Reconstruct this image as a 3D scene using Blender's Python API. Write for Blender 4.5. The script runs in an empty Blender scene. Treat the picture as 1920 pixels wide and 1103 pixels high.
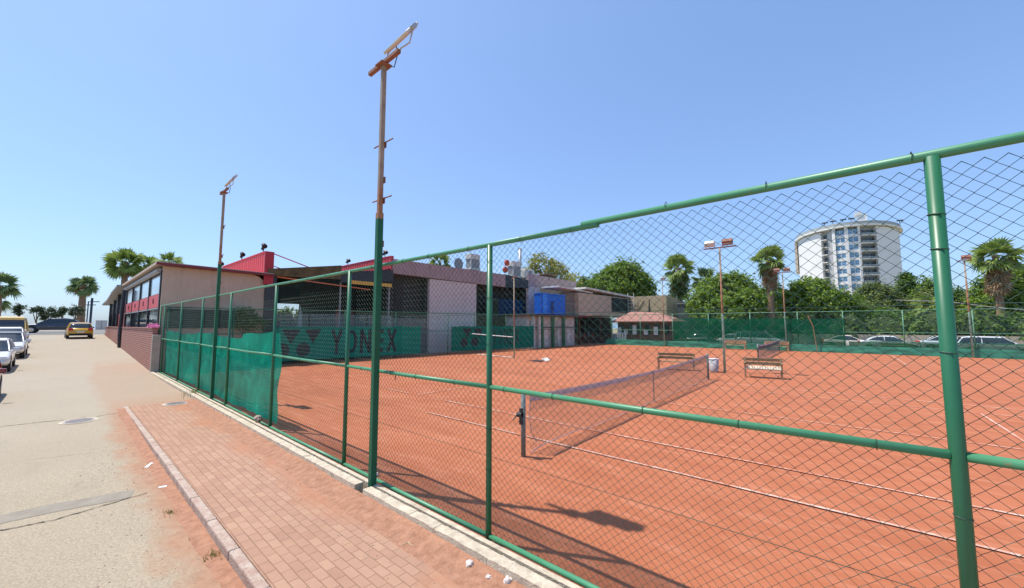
import bpy, math, random
from mathutils import Vector, Matrix, noise
random.seed(7)
S=bpy.context.scene; COL=S.collection
R=math.radians
# ------------------------------------------------------------ camera model (measured from the place)
F=719.0; PITCH=math.atan((608-551.5)/F); YAW=R(49.4); CH=2.5
def ray(px,py):
    u=px-960; v=551.5-py
    fw=F*math.cos(PITCH)-v*math.sin(PITCH); up=F*math.sin(PITCH)+v*math.cos(PITCH)
    return (fw*math.sin(YAW)+u*math.cos(YAW), fw*math.cos(YAW)-u*math.sin(YAW), up)
def onX(px,py,X):
    r=ray(px,py); t=X/r[0]; return (r[1]*t, r[2]*t+CH)        # -> (Y, Z)
def onY(px,py,Y):
    r=ray(px,py); t=Y/r[1]; return (r[0]*t, r[2]*t+CH)        # -> (X, Z)
def onZ(px,py,z=0.0):
    r=ray(px,py); t=(z-CH)/r[2]; return (r[0]*t, r[1]*t)
# ------------------------------------------------------------ materials
MATS={}
def N(nt,t,**kw):
    n=nt.nodes.new(t)
    for k,v in kw.items(): setattr(n,k,v)
    return n
def mat(name,col,rough=.6,metal=0,var=.15,scale=3.0,bump=0,bscale=40,trans=0,transl=0,col2=None,spec=None,emit=None,coat=0,streak=0,spots=None):
    if name in MATS: return MATS[name]
    m=bpy.data.materials.new(name); m.use_nodes=True; nt=m.node_tree; nt.nodes.clear()
    out=N(nt,'ShaderNodeOutputMaterial'); b=N(nt,'ShaderNodeBsdfPrincipled')
    b.inputs['Roughness'].default_value=rough; b.inputs['Metallic'].default_value=metal
    if coat: b.inputs['Coat Weight'].default_value=coat; b.inputs['Coat Roughness'].default_value=.05
    if spec is not None: b.inputs['Specular IOR Level'].default_value=spec
    geo=N(nt,'ShaderNodeTexCoord')
    nz=N(nt,'ShaderNodeTexNoise'); nz.inputs['Scale'].default_value=scale; nz.inputs['Detail'].default_value=5; nz.inputs['Roughness'].default_value=.65
    nt.links.new(geo.outputs['Object'],nz.inputs['Vector'])
    rp=N(nt,'ShaderNodeValToRGB'); rp.color_ramp.elements[0].position=.3; rp.color_ramp.elements[1].position=.7
    c2=col2 if col2 else [min(1,c*(1+var)) for c in col]; c1=col if col2 else [c*(1-var) for c in col]
    rp.color_ramp.elements[0].color=(*c1,1); rp.color_ramp.elements[1].color=(*c2,1)
    nt.links.new(nz.outputs['Fac'],rp.inputs['Fac']); cout=rp.outputs['Color']
    def layer(scl,st,lo,hi,c,amt):
        nonlocal cout
        mp=N(nt,'ShaderNodeMapping'); mp.inputs['Scale'].default_value=st; nt.links.new(geo.outputs['Object'],mp.inputs[0])
        q=N(nt,'ShaderNodeTexNoise'); q.inputs['Scale'].default_value=scl; q.inputs['Detail'].default_value=6; q.inputs['Roughness'].default_value=.7; nt.links.new(mp.outputs[0],q.inputs['Vector'])
        k=N(nt,'ShaderNodeMapRange'); k.inputs[1].default_value=lo; k.inputs[2].default_value=hi; k.inputs[3].default_value=0; k.inputs[4].default_value=amt; nt.links.new(q.outputs['Fac'],k.inputs[0])
        x=N(nt,'ShaderNodeMix',data_type='RGBA'); nt.links.new(k.outputs[0],x.inputs[0]); nt.links.new(cout,x.inputs[6]); x.inputs[7].default_value=(*c,1); cout=x.outputs[2]
    if streak: layer(2.2,(1.6,1.6,.22),.48,.72,[q_*.45 for q_ in col],streak)
    if spots: layer(spots[1],(1,1,1),spots[2],spots[2]+.04,spots[0],.85)
    nt.links.new(cout,b.inputs['Base Color'])
    if bump:
        n2=N(nt,'ShaderNodeTexNoise'); n2.inputs['Scale'].default_value=bscale; n2.inputs['Detail'].default_value=4
        nt.links.new(geo.outputs['Object'],n2.inputs['Vector'])
        bp=N(nt,'ShaderNodeBump'); bp.inputs['Strength'].default_value=bump; bp.inputs['Distance'].default_value=.02
        nt.links.new(n2.outputs['Fac'],bp.inputs['Height']); nt.links.new(bp.outputs['Normal'],b.inputs['Normal'])
    if emit: b.inputs['Emission Color'].default_value=(*emit,1); b.inputs['Emission Strength'].default_value=1
    last=b.outputs[0]
    if transl:
        t=N(nt,'ShaderNodeBsdfTranslucent'); nt.links.new(rp.outputs['Color'],t.inputs['Color'])
        mx=N(nt,'ShaderNodeMixShader'); mx.inputs[0].default_value=transl
        nt.links.new(last,mx.inputs[1]); nt.links.new(t.outputs[0],mx.inputs[2]); last=mx.outputs[0]
    if trans:
        t=N(nt,'ShaderNodeBsdfTransparent'); mx=N(nt,'ShaderNodeMixShader'); mx.inputs[0].default_value=trans
        nt.links.new(last,mx.inputs[1]); nt.links.new(t.outputs[0],mx.inputs[2]); last=mx.outputs[0]
    nt.links.new(last,out.inputs['Surface'])
    MATS[name]=m; return m
class NG:
    """tiny node-graph helper for the ground materials"""
    def __init__(s,name):
        s.m=bpy.data.materials.new(name); s.m.use_nodes=True; s.nt=s.m.node_tree; s.nt.nodes.clear()
        s.out=N(s.nt,'ShaderNodeOutputMaterial'); s.b=N(s.nt,'ShaderNodeBsdfPrincipled'); s.nt.links.new(s.b.outputs[0],s.out.inputs[0])
        s.tc=N(s.nt,'ShaderNodeTexCoord').outputs['Object']
    def L(s,a,b): s.nt.links.new(a,b)
    def noise(s,scale,detail=5,rough=.6,vec=None,stretch=None):
        n=N(s.nt,'ShaderNodeTexNoise'); n.inputs['Scale'].default_value=scale; n.inputs['Detail'].default_value=detail; n.inputs['Roughness'].default_value=rough
        v=vec or s.tc
        if stretch:
            mp=N(s.nt,'ShaderNodeMapping'); mp.inputs['Scale'].default_value=stretch; s.L(v,mp.inputs[0]); v=mp.outputs[0]
        s.L(v,n.inputs['Vector']); return n.outputs['Fac']
    def ramp(s,fac,a,b,ca=(0,0,0),cb=(1,1,1)):
        r=N(s.nt,'ShaderNodeValToRGB'); e=r.color_ramp.elements; e[0].position=a; e[1].position=b; e[0].color=(*ca,1); e[1].color=(*cb,1)
        s.L(fac,r.inputs[0]); return r.outputs[0]
    def mix(s,f,a,b,mode='MIX'):
        m=N(s.nt,'ShaderNodeMix',data_type='RGBA',blend_type=mode)
        if isinstance(f,(int,float)): m.inputs[0].default_value=f
        else: s.L(f,m.inputs[0])
        for i,v in ((6,a),(7,b)):
            if isinstance(v,tuple): m.inputs[i].default_value=(*v,1)
            else: s.L(v,m.inputs[i])
        return m.outputs[2]
    def math(s,op,a,b=0,clamp=False):
        m=N(s.nt,'ShaderNodeMath',operation=op,use_clamp=clamp)
        for i,v in ((0,a),(1,b)):
            if isinstance(v,(int,float)): m.inputs[i].default_value=v
            else: s.L(v,m.inputs[i])
        return m.outputs[0]
    def xyz(s):
        n=N(s.nt,'ShaderNodeSeparateXYZ'); s.L(s.tc,n.inputs[0]); return n.outputs
    def rng(s,v,a,b,c=0,d=1):
        m=N(s.nt,'ShaderNodeMapRange'); s.L(v,m.inputs[0])
        for i,q in enumerate((a,b,c,d)): m.inputs[i+1].default_value=q
        return m.outputs[0]
    def bump(s,h,st,dist=.01):
        b=N(s.nt,'ShaderNodeBump'); b.inputs['Strength'].default_value=st; b.inputs['Distance'].default_value=dist
        s.L(h,b.inputs['Height']); s.L(b.outputs[0],s.b.inputs['Normal'])
    def done(s,col,rough=.9):
        s.L(col,s.b.inputs['Base Color']); s.b.inputs['Roughness'].default_value=rough; s.b.inputs['Specular IOR Level'].default_value=.25; return s.m
CLAY_A=(0.358,0.105,0.044); CLAY_B=(0.448,0.144,0.066)
def clay_mat(name='clay'):
    g=NG(name)
    base=g.ramp(g.noise(.35,4,.6,stretch=(1,.6,1)),.3,.7,CLAY_A,CLAY_B)
    sw=g.ramp(g.noise(1.3,6,.72,stretch=(2.0,.28,1)),.42,.7)
    
    m=N(g.nt,'ShaderNodeMath',operation='MULTIPLY'); g.L(sw,m.inputs[0]); m.inputs[1].default_value=.7
    col=g.mix(m.outputs[0],base,(0.502,0.181,0.092))
    damp=g.ramp(g.noise(.55,6,.7,stretch=(1,.5,1)),.5,.72); dm=g.math('MULTIPLY',damp,.8)
    col=g.mix(dm,col,(0.296,0.085,0.038))
    sp=g.ramp(g.noise(140,2,.5),.35,.75); col=g.mix(g.math('MULTIPLY',sp,.14),col,(0.592,0.255,0.138))
    scuff=g.ramp(g.noise(5,6,.75,stretch=(1,.35,1)),.6,.8); col=g.mix(g.math('MULTIPLY',scuff,.3),col,(0.556,0.232,0.131))
    g.bump(g.noise(60,5,.7),.18,.004)
    big=g.ramp(g.noise(.22,6,.72,stretch=(1.6,.5,1)),.36,.66); col=g.mix(g.math('MULTIPLY',big,.42),col,(.30,.088,.036))
    arc=g.ramp(g.noise(3.2,7,.78,stretch=(1.4,.22,1)),.5,.64); col=g.mix(g.math('MULTIPLY',arc,.34),col,(.60,.27,.165))
    foot=g.ramp(g.noise(7,4,.7),.62,.68); col=g.mix(g.math('MULTIPLY',foot,.35),col,(.30,.095,.045))
    return g.done(g.mix(.10,col,(0.287,0.103,0.053)),.95)
def road_mat():
    g=NG('road_asphalt'); X,Y,Z=g.xyz()
    base=g.ramp(g.noise(.45,5,.6),.3,.7,(0.313,0.252,0.172),(0.399,0.321,0.223))
    agg=g.ramp(g.noise(48,5,.85),.40,.62,(0.209,0.170,0.118),(0.532,0.449,0.328))
    col=g.mix(.6,base,agg)
    st=g.ramp(g.noise(1.7,6,.7,stretch=(1.3,.35,1)),.56,.72); col=g.mix(g.math('MULTIPLY',st,.42),col,(0.247,0.206,0.155))
    vor=N(g.nt,'ShaderNodeTexVoronoi',feature='DISTANCE_TO_EDGE'); vor.inputs['Scale'].default_value=.33
    wob=g.noise(2.5,4,.7); mp=N(g.nt,'ShaderNodeVectorMath',operation='ADD'); g.L(g.tc,mp.inputs[0]); g.L(wob,mp.inputs[1]); g.L(mp.outputs[0],vor.inputs['Vector'])
    ck=g.ramp(vor.outputs['Distance'],.0,.006,(1,1,1),(0,0,0)); gate=g.ramp(g.noise(.4,2,.5),.5,.6)
    col=g.mix(g.math('MULTIPLY',g.math('MULTIPLY',ck,gate),.55),col,(0.114,0.092,0.071))
    col=g.mix(g.rng(Y,8,22,0,.5),col,(0.361,0.323,0.273))
    # clay dust trodden out along the kerb and across the mouth of the pavement
    d=g.rng(X,.3,1.3,0,1.05); nn=g.noise(1.5,6,.72,stretch=(1,.6,1))
    k=g.math('ADD',d,g.math('SUBTRACT',nn,.5)); 
    near=g.rng(Y,26,40,0,-.9)
    k=g.math('ADD',k,near); dust=g.ramp(k,.5,.8)
    yfar=g.rng(Y,14,19,1,.42)
    dust=g.math('MULTIPLY',dust,yfar)
    clay=g.ramp(g.noise(7,6,.7),.3,.7,(0.313,0.151,0.088),(0.417,0.243,0.151))
    deb=g.ramp(g.noise(26,5,.8),.56,.66); clay=g.mix(g.math('MULTIPLY',deb,.55),clay,(0.247,0.155,0.101))
    col=g.mix(g.math('MULTIPLY',dust,.85),col,clay)
    g.bump(g.noise(70,4,.8),.7,.008)
    return g.done(col,.9)
def paver_mat():
    g=NG('pavement_blocks'); X,Y,Z=g.xyz()
    mp=N(g.nt,'ShaderNodeMapping'); mp.inputs['Rotation'].default_value=(0,0,R(90)); 
    g.L(g.tc,mp.inputs[0])
    wob=g.noise(3,2,.5); va=N(g.nt,'ShaderNodeVectorMath',operation='SCALE'); va.inputs['Scale'].default_value=.012
    cb=N(g.nt,'ShaderNodeCombineXYZ'); g.L(wob,cb.inputs[0]); g.L(wob,cb.inputs[1]); g.L(cb.outputs[0],va.inputs[0])
    ad=N(g.nt,'ShaderNodeVectorMath',operation='ADD'); g.L(mp.outputs[0],ad.inputs[0]); g.L(va.outputs[0],ad.inputs[1])
    br=N(g.nt,'ShaderNodeTexBrick'); g.L(ad.outputs[0],br.inputs['Vector'])
    br.inputs['Scale'].default_value=1; br.inputs['Brick Width'].default_value=.21; br.inputs['Row Height'].default_value=.105
    br.inputs['Mortar Size'].default_value=.0065; br.inputs['Mortar Smooth'].default_value=.35; br.inputs['Bias'].default_value=0
    br.inputs['Color1'].default_value=(.42,.255,.175,1); br.inputs['Color2'].default_value=(.345,.195,.135,1); br.inputs['Mortar'].default_value=(0.217,0.128,0.082,1)
    col=br.outputs['Color']
    wear=g.ramp(g.noise(2.2,6,.7),.4,.7); col=g.mix(g.math('MULTIPLY',wear,.4),col,(0.478,0.293,0.176))
    dirt=g.ramp(g.noise(6,6,.75),.5,.75); col=g.mix(g.math('MULTIPLY',dirt,.22),col,(0.292,0.151,0.081))
    # loose clay blown over the blocks, thickest along the fence
    d=g.rng(X,1.7,2.75,-.15,.95); nn=g.noise(.9,6,.68); n2=g.noise(.35,3,.5)
    k=g.math('ADD',g.math('ADD',d,g.math('MULTIPLY',g.math('SUBTRACT',nn,.5),1.6)),g.math('MULTIPLY',g.math('SUBTRACT',n2,.5),1.6))
    dust=g.ramp(k,.42,.85)
    clay=g.ramp(g.noise(9,6,.7),.3,.7,(0.348,0.150,0.082),(0.435,0.218,0.133)); lump=g.ramp(g.noise(17,5,.8),.55,.7); clay=g.mix(g.math('MULTIPLY',lump,.4),clay,(0.287,0.120,0.066))
    col=g.mix(g.math('MULTIPLY',dust,.93),col,clay)
    pale=g.ramp(g.noise(1.3,5,.7),.68,.74); col=g.mix(g.math('MULTIPLY',pale,.4),col,(0.545,0.418,0.267))
    h=g.math('SUBTRACT',1,br.outputs['Fac']); hh=g.math('ADD',g.math('MULTIPLY',h,g.math('SUBTRACT',1,dust)),g.math('MULTIPLY',g.noise(90,4,.7),.35))
    sh=g.ramp(g.noise(.8,5,.7),.35,.7); col=g.mix(g.math('MULTIPLY',sh,.25),col,(.30,.165,.11))
    g.bump(hh,.4,.006)
    return g.done(col,.92)
def brick_mat(name,c1,c2,mo,bw,rh,ms,axis='YZ'):
    g=NG(name); X,Y,Z=g.xyz(); cb=N(g.nt,'ShaderNodeCombineXYZ'); g.L(Y if axis=='YZ' else X,cb.inputs[0]); g.L(Z,cb.inputs[1])
    br=N(g.nt,'ShaderNodeTexBrick'); g.L(cb.outputs[0],br.inputs['Vector']); br.inputs['Scale'].default_value=1
    br.inputs['Brick Width'].default_value=bw; br.inputs['Row Height'].default_value=rh; br.inputs['Mortar Size'].default_value=ms
    br.inputs['Color1'].default_value=(*c1,1); br.inputs['Color2'].default_value=(*c2,1); br.inputs['Mortar'].default_value=(*mo,1)
    col=g.mix(g.math('MULTIPLY',g.noise(5,5,.7),.35),br.outputs['Color'],c2)
    g.bump(g.math('SUBTRACT',1,br.outputs['Fac']),.6,.01); return g.done(col,.85)
def stripes_mat(name,col,axis,period,depth=.6,dark=.7,rough=.5):
    g=NG(name); X,Y,Z=g.xyz(); v={'X':X,'Y':Y,'Z':Z}[axis]
    w=g.math('SINE',g.math('MULTIPLY',v,2*math.pi/period)); h=g.ramp(w,.0,1.)
    c=g.mix(g.math('MULTIPLY',g.noise(3,4,.6),.4),tuple(col),tuple(c*dark for c in col)); g.bump(w,depth,.02); return g.done(c,rough)
def line_mat():
    g=NG('worn_line'); w=g.ramp(g.noise(2.6,6,.8),.38,.68); c=g.mix(w,(.46,.15,.075),(.76,.60,.50)); return g.done(c,.85)
def pole_mat(name,zg,zr,faded=False):
    """green paint low down, rust where it stops, bare weathered grey-brown above"""
    g=NG(name); X,Y,Z=g.xyz(); n=g.noise(6,5,.7)
    z=g.math('ADD',Z,g.math('MULTIPLY',g.math('SUBTRACT',n,.5),.25))
    green=g.ramp(g.noise(3,5,.6),.3,.7,(.014,.10,.05),(.024,.135,.068))
    if faded: green=g.ramp(g.noise(3,5,.6),.3,.7,(.22,.42,.33),(.34,.52,.44))
    rust=g.ramp(g.noise(9,5,.7),.3,.7,(.27,.11,.055),(.38,.20,.11)); bare=g.ramp(g.noise(5,6,.7),.3,.75,(.24,.17,.12),(.40,.32,.24))
    a=g.rng(Z,zg-.01,zg+.01); b=g.rng(z,zr-.05,zr+.2)
    sp=g.ramp(g.noise(14,5,.7),.62,.7); bare=g.mix(sp,bare,rust)
    c=g.mix(a,green,g.mix(b,rust,bare)); return g.done(c,.55)
M={}
M['clay']=clay_mat(); M['road']=road_mat(); M['paver']=paver_mat(); M['line']=line_mat()
M['ground']=mat('dry_ground',(.30,.24,.15),.95,col2=(.20,.20,.09),scale=.6,bump=.4,bscale=12)
M['asphalt']=mat('car_park_asphalt',(.16,.155,.15),.9,col2=(.22,.21,.2),scale=1,bump=.3,bscale=80)
M['concrete']=mat('concrete',(.42,.34,.25),.9,col2=(.68,.59,.45),scale=8,bump=1,bscale=55)
M['kerb']=mat('kerb_stone',(.36,.22,.165),.9,col2=(.52,.43,.35),scale=7,bump=1,bscale=45)
M['green']=mat('green_paint_shaded',(.014,.125,.055),.4,col2=(.026,.15,.075),scale=2.5,spots=((.20,.10,.05),9,.70))  # darkened green: the shaded side of the posts is put into the colour
M['greenlit']=mat('green_paint_sunlit',(.05,.235,.115),.42,col2=(.08,.27,.14),scale=2.5,spots=((.26,.16,.07),7,.67))  # lighter copy of the post green: sun on the rails put into the colour
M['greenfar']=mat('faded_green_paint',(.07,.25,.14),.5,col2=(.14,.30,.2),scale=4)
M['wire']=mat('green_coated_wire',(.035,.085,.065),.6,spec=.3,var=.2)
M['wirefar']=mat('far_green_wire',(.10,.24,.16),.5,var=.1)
M['dark']=mat('black_steel',(.02,.022,.026),.5)
M['tie']=mat('tie_wire',(.03,.06,.04),.5)
M['rust']=mat('rusty_steel',(.17,.065,.04),.75,col2=(.32,.15,.10),scale=12)
M['galv']=mat('galvanised',(.45,.46,.46),.45,metal=.4,var=.15)
M['lampglass']=mat('lamp_casing',(.62,.60,.56),.35,var=.1)
M['netpost']=mat('blue_grey_post',(.10,.145,.15),.5,col2=(.17,.21,.2),scale=8)
M['netcord']=mat('net_cord',(.09,.08,.09),.9,var=.1)
M['nettape']=mat('net_tape',(.50,.42,.44),.85,var=.1,transl=.15)
M['cloth']=mat('green_shade_net',(.003,.30,.18),.85,col2=(.006,.66,.40),scale=1.1,trans=.06,transl=.45,spec=.05)
M['clothdark']=mat('dark_green_shade_net',(.008,.125,.06),.85,col2=(.012,.16,.08),scale=.7,trans=.25,transl=.3,spec=.05)
M['clothlow']=mat('thin_green_net',(.03,.14,.06),.85,var=.2,trans=.12,transl=.2,spec=.05)
M['skirt']=mat('green_vinyl',(.035,.24,.15),.6,col2=(.05,.30,.19),scale=.8,streak=.3)
M['banner']=mat('green_banner',(.008,.19,.125),.8,col2=(.012,.24,.16),scale=1.2,spec=.1)
M['banner2']=mat('green_banner_dark',(.008,.13,.09),.75,col2=(.014,.18,.12),scale=1.2,spec=.05)
M['ink']=mat('black_print',(.012,.02,.025),.7)
M['cream']=mat('cream_render',(.48,.375,.27),.85,col2=(.53,.425,.32),scale=1.5,bump=.1,bscale=60,streak=.3)
M['pink']=mat('pinkish_render',(.58,.48,.46),.85,col2=(.65,.545,.52),scale=1.2,streak=.25)
M['pinkdark']=mat('mauve_fascia',(.36,.26,.26),.85,col2=(.42,.31,.30),scale=1.5,streak=.5)
M['black']=mat('black_panel',(.022,.026,.035),.5,var=.2)
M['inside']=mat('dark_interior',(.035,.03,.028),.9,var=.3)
M['wood']=mat('mossy_boards',(.055,.045,.02),.9,col2=(.16,.12,.05),scale=3)
M['red']=mat('red_panel',(.62,.035,.04),.45,var=.08)
M['redcorr']=stripes_mat('red_corrugated',(.62,.05,.06),'Y',.42,1.0,.85)
M['redtrim']=mat('dark_red_trim',(.16,.018,.02),.5)
M['roofcream']=mat('roof_edge',(.55,.42,.33),.7,var=.1)
M['glass']=mat('window_glass',(.25,.32,.40),.06,metal=.0,var=.1,spec=1.0)
M['mirror']=mat('sky_reflecting_glass',(.62,.70,.80),.12,metal=.75,var=.08)
M['darkglass']=mat('dark_glass',(.02,.028,.035),.06,spec=.8,var=.1)
M['clearglass']=mat('clear_screen',(.45,.5,.46),.1,var=.1,trans=.8)
M['louvre']=stripes_mat('dark_louvre',(.03,.055,.05),'Z',.09,1.,.8,.5)
M['wallbrick']=brick_mat('red_brick_wall',(.26,.06,.045),(.35,.12,.085),(.42,.30,.24),.34,.115,.026)
M['blue']=mat('blue_box_paint',(.01,.13,.62),.45,var=.12)
M['white']=mat('white_paint',(.72,.72,.70),.5,var=.06)
M['offwhite']=mat('off_white',(.66,.64,.58),.7,var=.1)
M['grey']=mat('grey_metal',(.30,.30,.30),.55,var=.15)
M['orange']=mat('orange_steel',(.60,.17,.06),.5)
M['yellow']=mat('yellow_sign',(.65,.40,.06),.5,var=.15)
M['tarp']=mat('beige_tarpaulin',(.40,.32,.18),.8,col2=(.48,.39,.24),scale=1)
M['tile']=mat('brown_roof_tiles',(.30,.13,.10),.8,col2=(.38,.19,.15),scale=4)
M['brownwood']=mat('brown_wood',(.13,.045,.03),.7)
M['benchwood']=mat('bench_wood',(.34,.24,.13),.75,col2=(.22,.15,.08),scale=6)
M['benchslat']=mat('pale_slats',(.55,.49,.38),.7,var=.15)
M['benchtan']=mat('tan_wood',(.50,.30,.17),.75,var=.12)
M['rubber']=mat('rubber',(.018,.018,.018),.8)
M['hub']=mat('wheel_rim',(.42,.42,.43),.3,metal=.7)
M['lens']=mat('head_lamp',(.7,.72,.75),.1,spec=1)
M['tail']=mat('tail_lamp',(.55,.02,.02),.15,spec=.8)
M['plate']=mat('number_plate',(.7,.7,.7),.4)
M['trunk']=mat('bark',(.12,.085,.055),.95,col2=(.22,.16,.11),scale=7,bump=.8,bscale=18)
M['palmtrunk']=mat('palm_bark',(.20,.12,.075),.95,col2=(.33,.21,.13),scale=9,bump=1,bscale=14)
M['stone']=mat('white_stone',(.55,.48,.42),.85,col2=(.72,.66,.62),scale=9,bump=.8,bscale=40)
M['paper']=mat('paper',(.8,.8,.8),.6)
M['iron']=mat('manhole_iron',(.30,.27,.26),.6,col2=(.42,.37,.35),scale=20,bump=.5,bscale=60)
M['sea']=mat('sea_water',(.05,.16,.26),.15,var=.1)
M['weed']=mat('dry_weed',(.30,.24,.07),.9,col2=(.13,.17,.04),scale=30,transl=.3)
M['hotel']=mat('hotel_white',(.78,.76,.73),.8,var=.05,scale=.15)
M['hotelgrey']=mat('hotel_grey',(.42,.42,.42),.8,var=.06,scale=.3)
M['hotelroof']=mat('hotel_roof',(.36,.39,.38),.7,var=.05)
M['hotelglass']=mat('hotel_glass',(.17,.33,.50),.2,spec=.8,var=.3,scale=.5)
def leafmat(n,a,b,tl=.35,sc=.5): return mat(n,a,.6,col2=b,scale=sc,transl=tl,spec=.3)
M['leafA']=leafmat('leaf_fresh',(.095,.175,.016),(.23,.33,.045),sc=.55)
M['leafB']=leafmat('leaf_deep',(.065,.13,.022),(.15,.24,.045))
M['leafY']=leafmat('leaf_yellow',(.24,.26,.05),(.40,.38,.10))
M['leafO']=leafmat('leaf_olive',(.10,.15,.035),(.21,.25,.075))
M['leafS']=leafmat('leaf_seaside',(.05,.075,.04),(.09,.12,.06))
M['frond']=leafmat('palm_frond',(.17,.26,.05),(.31,.39,.10),sc=1.2)
M['frondD']=leafmat('palm_frond_dark',(.11,.18,.06),(.21,.28,.11),sc=1.2)
M['dead']=leafmat('dead_frond',(.32,.20,.10),(.50,.35,.20),sc=2)
M['core']=mat('crown_shade',(.03,.05,.012),.95,var=.2)  # near-black green painted as the shade inside the leaf crowns
# ------------------------------------------------------------ mesh building
class MB:
    def __init__(s): s.v=[]; s.f=[]
    def box(s,x0,x1,y0,y1,z0,z1):
        if x0>x1:x0,x1=x1,x0
        if y0>y1:y0,y1=y1,y0
        if z0>z1:z0,z1=z1,z0
        b=len(s.v); s.v+=[(x0,y0,z0),(x1,y0,z0),(x1,y1,z0),(x0,y1,z0),(x0,y0,z1),(x1,y0,z1),(x1,y1,z1),(x0,y1,z1)]
        s.f+=[tuple(b+i for i in q) for q in ((3,2,1,0),(4,5,6,7),(0,1,5,4),(1,2,6,5),(2,3,7,6),(3,0,4,7))]; return s
    def obox(s,c,dx,dy,dz):
        """oriented box: centre and three half-axis vectors"""
        c=Vector(c);dx=Vector(dx);dy=Vector(dy);dz=Vector(dz);b=len(s.v)
        for k in (-1,1):
            for (i,j) in ((-1,-1),(1,-1),(1,1),(-1,1)): s.v.append(tuple(c+dx*i+dy*j+dz*k))
        s.f+=[tuple(b+i for i in q) for q in ((3,2,1,0),(4,5,6,7),(0,1,5,4),(1,2,6,5),(2,3,7,6),(3,0,4,7))]; return s
    def tube(s,pts,r,n=8,cap=True,rs=None,rot=0):
        pts=[Vector(p) for p in pts]; b=len(s.v); ref=None
        for i,p in enumerate(pts):
            t=(pts[min(i+1,len(pts)-1)]-pts[max(i-1,0)]).normalized()
            if ref is None:
                ref=Vector((0,0,1)) if abs(t.z)<.9 else Vector((1,0,0))
            u=t.cross(ref).normalized(); w=u.cross(t).normalized(); ref=w
            rr=rs[i] if rs else r
            for k in range(n):
                a=2*math.pi*k/n+rot; s.v.append(tuple(p+(u*math.cos(a)+w*math.sin(a))*rr))
        for i in range(len(pts)-1):
            for k in range(n):
                k2=(k+1)%n; s.f.append((b+i*n+k,b+i*n+k2,b+(i+1)*n+k2,b+(i+1)*n+k))
        if cap:
            s.f.append(tuple(b+k for k in range(n))[::-1]); s.f.append(tuple(b+(len(pts)-1)*n+k for k in range(n)))
        return s
    def prism(s,poly,off):
        """poly: 3-D points of one face; off: extrusion vector"""
        n=len(poly); b=len(s.v); o=Vector(off); s.v+=[tuple(p) for p in poly]+[tuple(Vector(p)+o) for p in poly]
        s.f.append(tuple(range(b,b+n))[::-1]); s.f.append(tuple(range(b+n,b+2*n)))
        for i in range(n): j=(i+1)%n; s.f.append((b+i,b+j,b+n+j,b+n+i))
        return s
    def quad(s,*p):
        b=len(s.v); s.v+=[tuple(q) for q in p]; s.f.append(tuple(range(b,b+len(p)))); return s
    def build(s,name,m,parent=None,smooth=False,local=False,bevel=0):
        me=bpy.data.meshes.new(name); off=Vector((0,0,0))
        if parent and not local:
            r=parent
            while r.parent: r=r.parent
            off=r.location
        me.from_pydata([tuple(Vector(v)-off) for v in s.v] if off.length else s.v,[],s.f); me.materials.append(m); me.update()
        if smooth: me.polygons.foreach_set('use_smooth',[True]*len(me.polygons))
        o=bpy.data.objects.new(name,me); COL.objects.link(o)
        if parent: o.parent=parent
        if bevel:
            b=o.modifiers.new('b','BEVEL'); b.width=bevel; b.segments=2; b.limit_method='ANGLE'
        return o
def tag(o,label=None,cat=None,group=None,kind=None):
    if label:o['label']=label
    if cat:o['category']=cat
    if group:o['group']=group
    if kind:o['kind']=kind
    return o
def thing(name,label,cat,loc=(0,0,0),rz=0,group=None):
    o=bpy.data.objects.new(name,None); COL.objects.link(o); o.location=loc; o.rotation_euler=(0,0,rz); o.empty_display_size=.2
    return tag(o,label,cat,group)
def struct(name,mb,m,**k): return tag(mb.build(name,m,**k),kind='structure')
def copy_tree(o,parent=None):
    c=o.copy(); COL.objects.link(c); c.parent=parent
    for ch in list(o.children): copy_tree(ch,c)
    return c
# ------------------------------------------------------------ terrain
def sm(t): t=max(0,min(1,t)); return t*t*(3-2*t)
def prof(Y):
    if Y<20: return 0
    if Y<28: return .035*(Y-20)**2/16
    return .14+(min(Y,66)-28)*.035+(max(0,min(Y,80)-66))*.008
def roadz(X,Y): return prof(Y)-.12*(1-sm((Y-9)/9))-.02*abs(X+2.5)/4*0
def grid(xs,ys,fz):
    mb=MB(); nx=len(xs)
    for y in ys:
        for x in xs: mb.v.append((x,y,fz(x,y)))
    for j in range(len(ys)-1):
        for i in range(nx-1): a=j*nx+i; mb.f.append((a,a+1,a+nx+1,a+nx))
    return mb
def gz(X,Y):
    if Y>108: return -12
    w=1 if X<3.6 else (1-sm((X-3.6)/3))*1 if Y<50 else max(1-sm((X-3.6)/3),sm((Y-50)/15)*(1-sm((X-40)/30)))
    return prof(Y)*w-.25
xs=[-2500,-600,-150,-60,-30,-15,-8,-4,0,2,3.4,3.7,4.5,5.5,6.7,10,20,30,40,50,60,75,100,160,300,800,2500]
ys=[-2500,-600,-120,-30,0,12,20,24,26,28,30,32,36,40,45,50,55,60,66,72,80,90,100,107.9,108.1,3000]
struct('ground',grid(xs,ys,gz),M['ground'])
yr=[-14+i*.5 for i in range(0,80)]+[26+i for i in range(0,48)]
struct('road',grid([-6.2,-4,-2,-1,0,.6,1.2,2,3.06],yr,roadz),M['road'],smooth=True)
struct('cross_road',grid([-80,-30,-6.3,0,4,12,30,50],[63.5,66,70,74,78,80],lambda x,y:prof(y)+.02),M['asphalt'])
struct('promenade',grid([-80,-30,0,4,12,30,50],[80,84,90,100,107],lambda x,y:prof(80)+.05),mat('promenade_paving',(.42,.38,.32),.9))
struct('sea',MB().quad((-6000,109,-4),(6000,109,-4),(6000,9000,-4),(-6000,9000,-4)),M['sea'])
cr=MB()
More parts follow.
